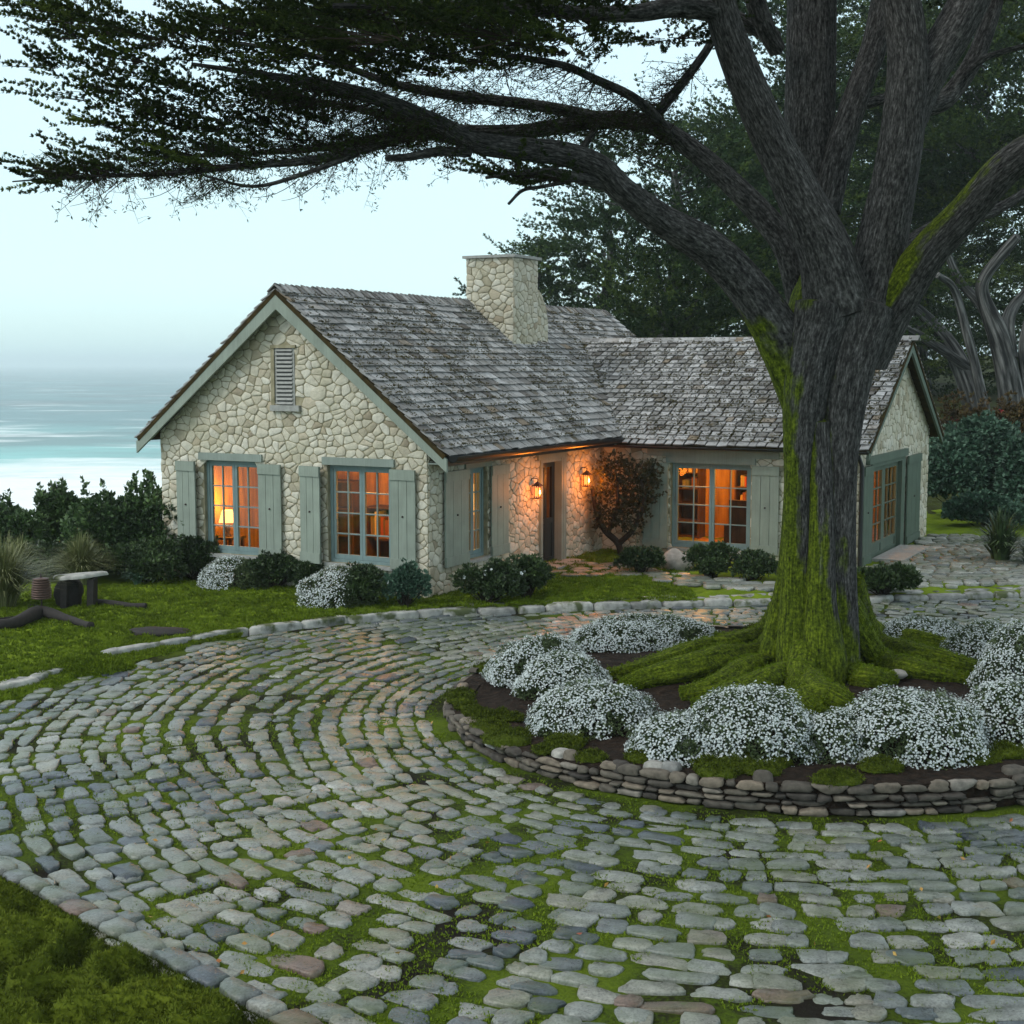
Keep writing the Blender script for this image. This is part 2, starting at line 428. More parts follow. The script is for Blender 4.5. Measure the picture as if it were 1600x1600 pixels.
M['furn'] = m_wood('dark_furniture', (.035, .018, .010), (.10, .05, .022))
M['plaster'] = m_plain('warm_plaster', (.55, .33, .12), .9, .1)
M['cloth'] = m_plain('pale_cloth', (.55, .42, .22), .9, .1)
M['book'] = None
def m_book():
    t = NT('book_spines'); t.col(t.ramp(t.attr('rnd'), [(0, (.06, .02, .015)), (.2, (.30, .06, .03)), (.4, (.10, .07, .04)), (.6, (.45, .30, .14)), (.8, (.05, .08, .07)), (1, (.55, .45, .28))])); t.rough(.7, .2); return t.m
M['book'] = m_book()
M['shade'] = m_emit('lit_lampshade', (1.0, .50, .12), 3.2)
M['flame'] = m_emit('lantern_glow', (1.0, .13, .02), 3.5)
M['bulb'] = m_emit('lantern_core', (1.0, .48, .14), 12.0)
def m_bark():
    t = NT('cypress_bark'); v = t.attr('vec', 'Vector')
    n1 = t.noise(36, 7, vec=v, stretch=(1, 1, .17), rough=.7); n2 = t.noise(9, 4, vec=v, stretch=(1, 1, .2)); n3 = t.noise(55, 4, vec=v, stretch=(1, 1, .35))
    f = t.math('ADD', t.math('MULTIPLY', n1, .6), t.math('MULTIPLY', n3, .4))
    c = t.ramp(f, [(.37, (.009, .009, .009)), (.48, (.050, .050, .048)), (.57, (.125, .125, .120)), (.68, (.30, .30, .29))])
    li = t.noise(7, 6); c = t.mix(t.ramp(li, [(.62, 0.), (.70, .35)]), c, (.20, .21, .19))
    # moss: on the seaward side, thick near the ground
    ge = t.n('ShaderNodeNewGeometry'); se = t.n('ShaderNodeSeparateXYZ'); t.l(ge.outputs['Normal'], se.inputs[0])
    po = t.n('ShaderNodeSeparateXYZ'); t.l(t.coord('Object'), po.inputs[0])
    side = t.math('ADD', t.math('MULTIPLY', se.outputs['X'], -.42), t.math('MULTIPLY', se.outputs['Z'], .35))
    hz = t.math('MULTIPLY', po.outputs['Z'], -.16)
    k = t.math('ADD', t.math('ADD', side, hz), t.math('MULTIPLY', t.noise(2.2, 5), .9))
    k = t.math('ADD', k, t.math('MULTIPLY', n2, .45)); k = t.math('ADD', k, t.attr('rnd'))
    mk = t.ramp(k, [(.86, 0.), (1.06, 1.)])
    # (rnd is 0.5 on plain bark, higher on mossy limbs)
    mc = t.ramp(t.math('ADD', t.math('MULTIPLY', n1, .6), t.math('MULTIPLY', t.noise(30, 3), .4)), [(.36, (.008, .013, .002)), (.5, (.080, .115, .006)), (.62, (.21, .275, .016))])
    c = t.mix(mk, c, mc); t.col(c); t.rough(.9, .15)
    t.bump(t.math('ADD', t.math('MULTIPLY', n1, 1.0), t.math('MULTIPLY', n2, .6)), 1.0, .05); return t.m
M['bark'] = m_bark()
def m_farbark():
    t = NT('grey_bark'); v = t.attr('vec', 'Vector'); n1 = t.noise(9, 5, vec=v, stretch=(1, 1, .1)); t.col(t.ramp(n1, [(.38, (.018, .02, .02)), (.52, (.085, .088, .085)), (.66, (.22, .225, .215))])); t.rough(.9, .15); t.bump(n1, .8, .05); return t.m
M['farbark'] = m_farbark()
M['twig'] = m_plain('twig_bark', (.035, .028, .022), .9, .1)
M['cypress'] = m_foliage('cypress_foliage', [(0, (.010, .018, .006)), (.45, (.032, .054, .010)), (.75, (.095, .135, .018)), (1, (.17, .215, .034))], .12, .75)
M['cypress_far'] = m_foliage('far_cypress_foliage', [(0, (.008, .020, .011)), (.5, (.034, .066, .026)), (.8, (.100, .150, .034)), (1, (.17, .22, .045))], .12, .75)
M['shrub'] = m_foliage('shrub_leaf', [(0, (.014, .027, .011)), (.5, (.045, .080, .026)), (.85, (.090, .145, .045)), (1, (.15, .20, .065))], .4, .45)
M['shrub_b'] = m_foliage('shrub_bluegreen_leaf', [(0, (.016, .038, .024)), (.5, (.065, .135, .088)), (.85, (.13, .23, .155)), (1, (.19, .30, .21))], .35, .5)
M['seabush'] = m_foliage('sea_bush_leaf', [(0, (.018, .036, .014)), (.5, (.060, .115, .036)), (.85, (.125, .20, .06)), (1, (.20, .27, .09))], .35, .5)
M['hedge_r'] = m_foliage('hedge_rusty_leaf', [(0, (.03, .024, .010)), (.5, (.085, .055, .02)), (.8, (.085, .09, .024)), (1, (.17, .075, .03))], .2, .6)
M['grasspale'] = m_foliage('pale_grass_blade', [(0, (.05, .065, .022)), (.5, (.15, .17, .06)), (.85, (.28, .29, .14)), (1, (.40, .39, .22))], .25, .5)
M['cushion'] = m_foliage('mound_leaf', [(0, (.035, .055, .022)), (.5, (.10, .14, .06)), (1, (.20, .25, .13))], .2, .6)
M['petal'] = m_foliage('white_petal', [(0, (.40, .47, .46)), (.5, (.60, .67, .66)), (1, (.78, .82, .82))], .2, .6)
M['red'] = m_foliage('red_blossom', [(0, (.40, .03, .05)), (1, (.65, .09, .12))], .2, .6)
M['vine'] = m_foliage('vine_leaf', [(0, (.014, .018, .008)), (.5, (.038, .040, .014)), (.85, (.080, .055, .02)), (1, (.12, .065, .025))], .25, .55)
def m_sea():
    t = NT('sea_water'); co = t.coord('Object')
    sw = t.noise(.022, 7, stretch=(.5, 1, 1)); fo = t.noise(.05, 9, stretch=(.5, 1, 1), rough=.62)
    po = t.n('ShaderNodeSeparateXYZ'); t.l(co, po.inputs[0])
    near = t.n('ShaderNodeMapRange'); near.inputs['From Min'].default_value = 420; near.inputs['From Max'].default_value = 270; t.l(po.outputs['Y'], near.inputs['Value'])
    surf = t.n('ShaderNodeMapRange'); surf.inputs['From Min'].default_value = 265; surf.inputs['From Max'].default_value = 185; t.l(po.outputs['Y'], surf.inputs['Value'])
    k = t.math('ADD', t.math('ADD', t.math('MULTIPLY', surf.outputs[0], .34), t.math('MULTIPLY', near.outputs[0], .045)), fo)
    mask = t.ramp(k, [(.56, 0.), (.64, .5), (.80, 1.)])
    c = t.mix(near.outputs[0], (.08, .20, .22), (.18, .48, .46))
    c = t.mix(t.ramp(sw, [(.40, .6), (.53, 0.)]), c, (.055, .085, .10))
    c = t.mix(mask, c, (.80, .86, .86)); t.col(c); t.rough(t.ramp(mask, [(0, .42), (1, .9)]), .25)
    t.bump(t.math('ADD', t.noise(.35, 5, stretch=(.5, 1, 1)), t.math('MULTIPLY', fo, 2)), .6, 1.0); return t.m
M['sea'] = m_sea()
def m_ground():
    t = NT('ground_soil'); n = t.noise(.8, 6); t.col(t.ramp(n, [(.3, (.02, .022, .008)), (.6, (.045, .06, .014)), (.8, (.07, .09, .02))])); t.rough(.95, .1); t.bump(t.noise(9, 5), .8, .05); return t.m
M['ground'] = m_ground()
M['debris'] = m_plain('dark_driftwood', (.035, .032, .03), .8, .2)
M['boulder'] = m_plain('pale_boulder', (.30, .29, .26), .85, .2)
# ------------------------------------------------------------------ SETTING: sea, terrain, driveway, lawn
mb = MB()
gy = np.concatenate([np.linspace(20, 420, 120), np.geomspace(430, 9000, 40)])
gx = np.linspace(-1, 1, 60)
gx = np.sign(gx) * np.abs(gx) ** 1.6 * 5000
XX, YY = np.meshgrid(gx, gy)
mb.sheet(np.stack([XX, YY, np.full_like(XX, -13.0)], -1)[:, ::-1])
tag(mb.build('sea', M['sea']), kind='structure')

def sm(x): x = np.clip(x, 0, 1); return x * x * (3 - 2 * x)
kpx = [(-160, 1110), (0, 1078), (90, 1053), (170, 1026), (330, 995), (500, 974), (610, 963), (690, 957), (860, 950), (1000, 945), (1170, 941), (1360, 936), (1600, 928), (1900, 922)]
KP = np.array([G(x, y, .05)[:2] for x, y in kpx])
KP = np.vstack([[KP[0][0] - 5, KP[0][1] - 1.6], KP, [KP[-1][0] + 6, KP[-1][1] + .3]])
def ky(X): return np.interp(X, KP[:, 0], KP[:, 1])
def terrain_z(X, Y):
    a = (X - HC[0]) * HA[0] + (Y - HC[1]) * HA[1]
    z = -.09 - 13.5 * sm((a - 8.6) / 5.0) + np.where(a < 8, 1, 0) * (.075 * np.clip(Y - 34, 0, 60) * sm((X - 0) / 8))
    return z
gx = np.concatenate([np.linspace(-60, -16, 20), np.linspace(-15.5, 20, 90), np.linspace(21, 110, 40)])
gy = np.concatenate([np.linspace(-12, 46, 120), np.linspace(47, 150, 50)])
XX, YY = np.meshgrid(gx, gy)
ZZ = terrain_z(XX, YY) + (fbm(np.stack([XX, YY], -1), .35, 3) - .5) * .12
mb = MB(); mb.sheet(np.stack([XX, YY, ZZ], -1)); tag(mb.build('ground', M['ground']), kind='structure')

# driveway: mossy joint bed and the cobbles set in arcs round the planter
PC = np.array([3.05, 15.75]); PR = 3.8
gx = np.arange(-12, 13, .07); gy = np.arange(4.5, 24.2, .07)
XX, YY = np.meshgrid(gx, gy)
q = np.stack([XX, YY], -1)
ZZ = (fbm(q, 5, 11, 3) - .5) * .035 + (fbm(q, .5, 12, 2) - .5) * .02 + .004
drive = MB(); drive.sheet(np.stack([XX, YY, ZZ], -1), mi=1)
# near left moss border line
L0 = G(-260, 1235)[:2]; L1 = G(405, 1597)[:2]; L2 = L1 + unit(L1 - L0) * 3
LD = unit(L1 - L0); LN = np.array([-LD[1], LD[0]])
if LN[0] > 0: LN = -LN                                 # points into the moss (left)
def near_left(X, Y): return (X - L0[0]) * LN[0] + (Y - L0[1]) * LN[1]
def rect_outline(du, dv, K=16, rs=rng, ex=4.6, jit=.12):
    N = len(du); th = np.linspace(0, 2 * np.pi, K, endpoint=False)[None] + rs.uniform(-.08, .08, (N, K))
    c, s_ = np.cos(th), np.sin(th)
    e = ex * (.7 + .6 * rs.random((N, 1)))
    r = (np.abs(c) ** e + np.abs(s_) ** e) ** (-1 / e)
    u, v = r * c, r * s_
    # skew and taper each stone
    k1, k2, k3 = (rs.normal(0, jit, (N, 1)) for _ in range(3))
    u2 = u * (1 + k1 * v) + k3 * v * .6; v2 = v * (1 + k2 * u)
    w = 1 + rs.normal(0, .065, (N, K))
    return np.stack([u2 * w * du[:, None], v2 * w * dv[:, None]], -1)
cu, cv, hu, hv = [], [], [], []
r = PR + .16
while r < 17.5:
    rh = rng.uniform(.165, .25) + .004 * (r - 4)
    u = rng.uniform(0, .3); Lr = (r + rh / 2) * 2 * np.pi
    while u < Lr:
        w = rng.choice([.17, .22, .27, .32, .40, .50], p=[.14, .27, .29, .20, .08, .02]) * rng.uniform(.85, 1.15) * (1 + .02 * (r - 4))
        cu.append(u + w / 2); cv.append(r + rh / 2 + rng.normal(0, .014)); hu.append(w / 2); hv.append(rh / 2 * rng.uniform(.86, 1.04)); u += w
    r += rh
cu, cv, hu, hv = map(np.array, (cu, cv, hu, hv))
th = cu / cv + noise(np.stack([cv * .6, cv * 0], -1), 1, 5) * .6
# the arcs wander a little
warp = (fbm(np.stack([np.cos(th) * cv, np.sin(th) * cv], -1), .28, 21, 2) - .5)
cvw = cv + warp * .9
CX = PC[0] + np.cos(th) * cvw; CY = PC[1] + np.sin(th) * cvw
keep = (CY > 5.2) & (CY < ky(CX) - .16) & (near_left(CX, CY) < -.14) & (np.abs(CX) < 4.2 + CY * .46) & (np.hypot(CX - PC[0], CY - PC[1]) > PR + .12)
mossy = (CX < G(190, 1100)[0]) & (CY > ky(CX) - .75 - .3 * rng.random(len(CX))) & (CX < -3.6)
keep &= ~mossy
keep &= rng.random(len(CX)) > .012
cu, cv, hu, hv, th, CX, CY = (x[keep] for x in (cu, cv, hu, hv, th, CX, CY))
O = rect_outline(hu - .008 - .015 * rng.random(len(hu)), hv - .007 - .018 * rng.random(len(hv)), jit=.15)
rot = rng.normal(0, .07, len(cu))
O = np.stack([O[..., 0] * np.cos(rot)[:, None] - O[..., 1] * np.sin(rot)[:, None], O[..., 0] * np.sin(rot)[:, None] + O[..., 1] * np.cos(rot)[:, None]], -1)
tilt = rng.normal(0, .035, (len(cu), 2))
hs = rng.uniform(.016, .034, len(cu))
ct, st = np.cos(th)[:, None], np.sin(th)[:, None]
def mp_c(u, v, w):
    return np.stack([CX[:, None] - st * u + ct * v, CY[:, None] + ct * u + st * v, w + (tilt[:, 0:1] * u + tilt[:, 1:2] * v) * (w > 0)], -1)
# tone drifts over the drive in loose patches
tone = np.clip(.5 + (fbm(np.stack([CX, CY], -1), .7, 31, 2) - .5) * 1.0 + rng.normal(0, .20, len(CX)), 0, 1)
drive.stones(O, hs, mp_c, tone, 0, bev=.085, dome=.06, rough=.16)
tag(drive.build('driveway', [M['cobble'], M['joint']]), kind='structure')
# moss and small weeds standing in the joints
n = 90000
yy = 6.5 + rng.random(n) ** 1.5 * 15; xx = (rng.random(n) - .5) * 2 * (yy * .40 + .8)
k = (yy < ky(xx) - .1) & (near_left(xx, yy) < -.05) & (np.hypot(xx - PC[0], yy - PC[1]) > PR + .08) & (fbm(np.stack([xx, yy], -1), .9, 41, 3) > .40)
xx, yy = xx[k], yy[k]
mb = MB(); leaves(mb, np.stack([xx, yy, np.full(len(xx), .004)], -1), np.tile([0, 0, 1.0], (len(xx), 1)), 3, .026, .0045, .8, rnd=np.clip(fbm(np.stack([xx, yy], -1), 1.5, 42) + rng.normal(0, .15, len(xx)), 0, 1))
tag(mb.build('joint_moss', M['lawn_blade']), 'short green moss growing in the joints between cobbles', 'moss', kind='stuff')
# fallen leaves: yellow and red specks
mb = MB(); n = 60; yy = rng.uniform(8.5, 16, n); xx = rng.uniform(-3, 5, n)
k = (np.hypot(xx - PC[0], yy - PC[1]) > PR + .2) & (near_left(xx, yy) < -.1); xx, yy = xx[k], yy[k]
leaves(mb, np.stack([xx, yy, np.full(len(xx), .05)], -1), np.tile([1, 0, .1], (len(xx), 1)), 1, .045, .014, .8)
t = NT('fallen_leaf'); t.col(t.ramp(t.attr('rnd'), [(0, (.30, .06, .04)), (.5, (.40, .20, .04)), (1, (.45, .36, .08))])); M['fallen'] = t.m
tag(mb.build('fallen_leaves', M['fallen']), 'scattered small yellow and red leaves on the cobbles', 'leaves', kind='stuff')

# lawn terrace beyond the kerb
LZ = .10
gx = np.concatenate([np.arange(-17, -1.5, .055), np.arange(-1.5, 9, .1), np.arange(9, 18, .3)])
d = np.concatenate([np.linspace(-.02, .12, 5), np.arange(.17, 9, .06), np.linspace(9.2, 16, 20)])
XX, DD = np.meshgrid(gx, d); YY = ky(XX) + DD
q = np.stack([XX, YY], -1)
a_ = (XX - HC[0]) * HA[0] + (YY - HC[1]) * HA[1]
mnd = fbm(q, 6.5, 51, 2); 
ZZ = LZ - .13 * (1 - sm((DD + .02) / .10)) + (fbm(q, 1.0, 52, 2) - .5) * .07 * sm(DD / .5) + (mnd - .5) * .11 * sm(DD / .3) - 14 * sm((a_ - 8.3) / 5)
mb = MB(); mb.sheet(np.stack([XX, YY, ZZ], -1), rnd=mnd)
tag(mb.build('lawn', M['lawn']), kind='structure')
n = 120000; xx = rng.uniform(-13, 3.0, n); dd = rng.random(n) ** 1.2 * 8.5; yy = ky(xx) + dd
px_, py_ = proj(np.stack([xx, yy, np.full(n, .1)], -1)); k = (px_ > -420) & (px_ < 1180); xx, yy, dd = xx[k], yy[k], dd[k]
mb = MB(); q = np.stack([xx, yy], -1)
leaves(mb, np.stack([xx, yy, LZ + (fbm(q, 1.0, 52, 2) - .5) * .07 + (fbm(q, 6.5, 51, 2) - .5) * .11 - .005], -1), np.tile([0, 0, 1.0], (len(xx), 1)), 3, .05, .007, .6, rnd=np.clip(fbm(q, 5, 54, 2) * 1.4 - .3 + rng.normal(0, .1, len(xx)), 0, 1))
tag(mb.build('lawn_moss', M['lawn_blade']), 'short bright green moss and grass tufts covering the lawn', 'moss', kind='stuff')

# near left moss bank
t_ = np.arange(-2.0, 7.0, .022); d_ = np.concatenate([np.arange(-.02, 2.9, .022), np.arange(2.95, 7, .07)])
TT, DD = np.meshgrid(t_, d_)
XY = L0[None, None] + TT[..., None] * LD + DD[..., None] * LN
def bank_z(XY, DD):
    w = XY + (fbm(XY, 3.0, 61, 2)[..., None] - .5) * .25
    b = 1 - np.abs(fbm(w, 3.2, 62, 2) * 2 - 1)                   # soft pillows
    return .02 + sm(DD / .25) * (.05 + (b - .6) * .36 + (fbm(XY, 14, 63, 2) - .5) * .035)
ZZ = bank_z(XY, DD)
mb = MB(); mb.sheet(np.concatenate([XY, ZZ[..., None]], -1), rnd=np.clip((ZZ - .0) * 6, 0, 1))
tag(mb.build('moss_bank', M['moss_deep']), 'deep pillowed green moss bank inside the brick kerb', 'moss', kind='stuff')
n = 95000; t1 = rng.uniform(-2, 7.0, n); d1 = rng.random(n) ** 1.3 * 5; XY = L0 + t1[:, None] * LD + d1[:, None] * LN
k = (XY[:, 1] > 5.5); XY, d1 = XY[k], d1[k]; zz = bank_z(XY, d1)
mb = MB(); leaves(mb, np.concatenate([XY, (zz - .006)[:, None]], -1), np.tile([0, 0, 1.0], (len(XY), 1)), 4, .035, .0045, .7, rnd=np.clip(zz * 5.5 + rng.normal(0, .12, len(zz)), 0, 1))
tag(mb.build('bank_moss', M['moss_deep_blade']), 'fine moss shoots standing on the deep moss bank', 'moss', kind='stuff')

# kerb stones: along the lawn, along the forecourt and along the moss bank
kerb = MB()
def kerb_run(p0, p1, lens, wid, hgt, z0, ch=0.0, rs=rng, fn=None, zj=.02, mi=0, tone=.55):
    u = 0; L = np.linalg.norm(p1 - p0); dirv = (p1 - p0) / L
    cu = []; hl = []
    while u < L:
        w = rs.uniform(*lens)
        if rs.random() > ch: cu.append(u + w / 2); hl.append(w / 2)
        u += w
    if not cu: return
    cu = np.array(cu); hl = np.array(hl); N = len(cu)
    O = rect_outline(hl - .006, np.full(N, wid / 2) * rs.uniform(.8, 1.1, N), jit=.08, ex=4.5, rs=rs)
    c = p0 + cu[:, None] * dirv; nv = np.array([-dirv[1], dirv[0]])
    if fn: c[:, 1] = fn(c[:, 0])
    hh = hgt * rs.uniform(.8, 1.15, N); rz = rs.normal(0, .03, N)
    def mp(u, v, w):
        x = c[:, None] + u[..., None] * (dirv + nv * rz[:, None, None]) + v[..., None] * nv
        return np.concatenate([x, (w + z0)[..., None]], -1)
    kerb.stones(O, hh, mp, np.clip(rs.normal(tone, .22 if tone < .9 else .03, N), 0, 1), mi, base=-.08, bev=.10)
kx = KP[:, 0]
for i in range(len(KP) - 1):
    left = KP[i][0] < G(640, 960)[0]
    if left: kerb_run(KP[i], KP[i + 1], (.4, 1.0), .19, .06, .065, .03)
    else:
        kerb_run(KP[i], KP[i + 1], (.35, .85), .28, .115, .0, .0)
        kerb_run(KP[i] + [0, .30], KP[i + 1] + [0, .30], (.3, .7), .26, .12, .0, .03)
kerb_run(L0 - LN * .10, L2 - LN * .10, (.22, .42), .20, .055, .01, mi=1)
kerb_run(L0 + LN * .045, L2 + LN * .045, (.2, .24), .075, .035, .005, mi=1, tone=.97)
tag(kerb.build('kerb', [M['kerb'], M['cobble']]), kind='structure')

# flagged path to the door and the small cobbled court by the right gable
def region_stones(mbx, rows, seedrot, inside, z, wr, hr, mi=0):
    rs = np.random.default_rng(seedrot)
    cu, cv, hu, hv = [], [], [], []
    v = rows[2]
    while v < rows[3]:
        rh = rs.uniform(*hr); u = rows[0] + rs.uniform(0, .3)
        while u < rows[1]:
            w = rs.uniform(*wr); cu.append(u + w / 2); cv.append(v + rh / 2 + rs.normal(0, .01)); hu.append(w / 2); hv.append(rh / 2); u += w
        v += rh
    cu, cv, hu, hv = map(np.array, (cu, cv, hu, hv)); k = inside(cu, cv); cu, cv, hu, hv = cu[k], cv[k], hu[k], hv[k]
    O = rect_outline(hu - .018, hv - .016, jit=.14, rs=rs)
    def mp(u, v, w): return np.stack([cu[:, None] + u, cv[:, None] + v, w + z], -1)
    mbx.stones(O, rs.uniform(.02, .035, len(cu)), mp, np.clip(rs.normal(.74, .17, len(cu)), 0, .94), mi)  # paler stone tone: open sky brightness of the court put into the colour
pth = MB()
pa, pb_, pc_, pd_ = G(855, 927, LZ)[:2], G(1010, 936, LZ)[:2], G(1190, 926, LZ)[:2], G(890, 893, LZ)[:2]
def in_path(X, Y):
    d_ = H(-1.0, 4.3, 0)[:2]
    t = np.clip((X - d_[0]) / (G(1230, 935, LZ)[0] - d_[0]), 0, 1)
    mid = d_[1] - .25 - t * (d_[1] - ky(X) - 1.15) * sm(t * 1.6)
    return (X > d_[0] - .75) & (X < 6.6) & (np.abs(Y - mid) < .85 - .25 * t)
region_stones(pth, (-.5, 7, 22.5, 29), 3, in_path, LZ + .035, (.3, .6), (.24, .4))
tag(pth.build('path', M['cobble']), kind='structure')
crt = MB()
def in_court(X, Y):
    r_ = -((X - HC[0]) * HA[0] + (Y - HC[1]) * HA[1])
    return (Y > ky(X) + .55) & (r_ > 5.5) & (Y < 31.5 - .35 * np.clip(X - 9, 0, 9)) & (X < 14)
region_stones(crt, (6, 15, 23, 32), 4, in_court, LZ + .03, (.2, .42), (.2, .3))
tag(crt.build('court', M['cobble']), kind='structure')

# ------------------------------------------------------------------ the round planter
def wall_h(t):     # t: angle; tallest towards the drive in front
    f = np.clip(-np.sin(t), -1, 1) * .5 + .5
    g = np.clip(-np.cos(t), 0, 1)
    return .31 - .13 * g ** 2 - .04 * (1 - f)
pw = MB()
tt = np.linspace(0, 2 * np.pi, 160); 
prof = []
V = np.stack([np.stack([PC[0] + np.cos(tt) * rr, PC[1] + np.sin(tt) * rr, zz * np.ones_like(tt) if np.isscalar(zz) else zz], -1) for rr, zz in ((PR - .05, -.05), (PR - .05, wall_h(tt) - .04), (PR - .30, wall_h(tt) - .03), (PR - .32, -.05))])
pw.sheet(V, mi=1, smooth=False)
cu, cv, hu, hv = [], [], [], []
v = 0.0
while v < .38:
    rh = rng.uniform(.05, .11); u = rng.uniform(0, .2)
    while u < 2 * np.pi * PR:
        w = rng.uniform(.10, .30)
        t = u / PR
        if v + rh * .8 < wall_h(np.array(t)) + .01 and rng.random() > .03:
            cu.append(u + w / 2); cv.append(v + rh / 2); hu.append(w / 2); hv.append(rh / 2 * rng.uniform(.7, 1.15))
        u += w
    v += rh
cu, cv, hu, hv = map(np.array, (cu, cv, hu, hv))
cv = cv + (noise(np.stack([cu * 1.3, cv * 4], -1), 1, 71) - .5) * .02
O = rect_outline(hu - .007, hv - .005, jit=.14); rj = rng.uniform(-.03, .03, len(cu))
def mp_w(u, v, w):
    t = (cu[:, None] + u) / PR; rr = PR - .03 + w + rj[:, None]
    return np.stack([PC[0] + np.cos(t) * rr, PC[1] + np.sin(t) * rr, cv[:, None] + v], -1)
pw.stones(O, rng.uniform(.02, .055, len(cu)), mp_w, np.clip(rng.beta(1.3, 2.6, len(cu)), 0, 1), 0, base=-.05, bev=.12)
# loose cap stones
cu = np.arange(0, 2 * np.pi * PR, .27) + rng.uniform(-.06, .06, int(np.ceil(2 * np.pi * PR / .27))); N = len(cu)
k = rng.random(N) > .68; cu = cu[k]; N = len(cu)
O = rect_outline(rng.uniform(.07, .14, N), rng.uniform(.05, .10, N), jit=.15); rj = rng.uniform(-.10, .02, N)
def mp_w2(u, v, w):
    t = (cu[:, None] + u) / PR; rr = PR - .08 + v + rj[:, None]
    return np.stack([PC[0] + np.cos(t) * rr, PC[1] + np.sin(t) * rr, wall_h(cu / PR)[:, None] - .03 + w], -1)
pw.stones(O, rng.uniform(.04, .08, N), mp_w2, np.clip(rng.normal(.6, .25, N), 0, 1), 0, base=-.03, bev=.2)
tag(pw.build('planter_wall', [M['drystone'], M['soil']]), 'low round dry stone wall holding the flower bed round the big tree', 'planter wall')
mb = MB()
rr_ = np.linspace(0, PR - .12, 60); tt = np.linspace(0, 2 * np.pi, 140)
RR, TT = np.meshgrid(rr_, tt, indexing='ij')
XX = PC[0] + RR * np.cos(TT); YY = PC[1] + RR * np.sin(TT)
def soil_z(X, Y):
    rr = np.hypot(X - PC[0], Y - PC[1]); t = np.arctan2(Y - PC[1], X - PC[0])
    e = wall_h(t) - .05; k = sm(1 - rr / PR)
    return e * (1 - k) + .34 * k + (fbm(np.stack([X, Y], -1), 3, 81, 3) - .5) * .09
mb.sheet(np.stack([XX, YY, soil_z(XX, YY)], -1)); tag(mb.build('soil', M['soil']), kind='structure')
# moss growing on the planter rim
pts = []
mb = MB()
for i in range(52):
    t = rng.uniform(math.pi * .85, math.pi * 1.98) if i < 46 else rng.uniform(0, 2 * math.pi)
    rr = PR - .12 - rng.random() ** 2 * .5; c = np.array([PC[0] + math.cos(t) * rr, PC[1] + math.sin(t) * rr, 0]); c[2] = wall_h(np.array(t)) - .02
    rx = rng.uniform(.07, .19); d = unit(rng.normal(size=(1, 3)))
    th_, ph_ = np.linspace(0, 2 * np.pi, 22), np.linspace(0, np.pi * .55, 8)
    TH, PH = np.meshgrid(th_, ph_)
    D = np.stack([np.sin(PH) * np.cos(TH), np.sin(PH) * np.sin(TH), np.cos(PH)], -1)
    q = 1 + (fbm(D * 1.7 + i * 5, 1, 5) - .5) * .7
    V = c + D * q[..., None] * np.array([rx * 1.2, rx, rx * .42]); V[..., 2] += (noise(V, 28, 3) - .5) * .02
    mb.sheet(V[::-1], rnd=.6)
    pts.append(V.reshape(-1, 3))
pts = np.concatenate(pts); sel = rng.integers(0, len(pts), 26000); pp = pts[sel] + rng.normal(0, .012, (26000, 3))
leaves(mb, pp, np.tile([0, 0, 1.0], (len(pp), 1)), 3, .03, .004, .8, mi=1)
tag(mb.build('moss', [M['moss_deep'], M['moss_deep_blade']]), 'rounded green moss cushions on the rim of the planter wall', 'moss', kind='stuff')
# ------------------------------------------------------------------ THE COTTAGE
W_, D_, PL = 5.57, 13.1, 2.70
RC = W_ / 2; RZ, RS = 5.13, .82                  # main ridge, slope
WR, WS, WZ, WSL = 5.24, 9.8, 4.40, .62           # wing: length, ridge line, ridge height, slope
WPL = WZ - WSL * 3.0 - .06
class Face:
    def __init__(s, O, U, N): s.O, s.U, s.N = np.asarray(O, float), np.asarray(U, float), np.asarray(N, float)
    def pt(s, u, d, z):
        u, d, z = np.broadcast_arrays(np.asarray(u, float), np.asarray(d, float), np.asarray(z, float))
        return s.O + u[..., None] * s.U + d[..., None] * s.N + z[..., None] * np.array([0, 0, 1.0])
    def box(s, mb, u0, u1, d0, d1, z0, z1, rnd=.5, mi=0):
        mb.box(s.pt((u0 + u1) / 2, (d0 + d1) / 2, (z0 + z1) / 2), s.U * (u1 - u0) / 2, s.N * (d1 - d0) / 2, np.array([0, 0, (z1 - z0) / 2]), rnd, mi)
F1 = Face(HC, HA, -HS)                            # front gable
F2 = Face(HC, HS, -HA)                            # entrance side
F3 = Face(H(0, 6.8, 0), -HA, -HS)                 # wing front
F4 = Face(H(-WR, 6.8, 0), HS, -HA)                # wing gable
F5 = Face(H(W_, 0, 0), HS, HA)                    # sea side
F6 = Face(H(0, D_, 0), HA, HS)                    # back gable
F7 = Face(H(0, 12.8, 0), -HA, HS)                 # wing back
house = thing('stone_cottage', 'pale rubble stone cottage with mossy shingle roof and sage green shutters', 'cottage', H(0, 0, 0))
ORI = HC
def clip_poly(p, a, b, c):
    """keep a*x+b*y<=c"""
    out = []; n = len(p)
    for i in range(n):
        x0, y0 = p[i]; x1, y1 = p[(i + 1) % n]
        d0 = a * x0 + b * y0 - c; d1 = a * x1 + b * y1 - c
        if d0 <= 0: out.append((x0, y0))
        if (d0 < 0 < d1) or (d1 < 0 < d0):
            t = d0 / (d0 - d1); out.append((x0 + (x1 - x0) * t, y0 + (y1 - y0) * t))
    return out
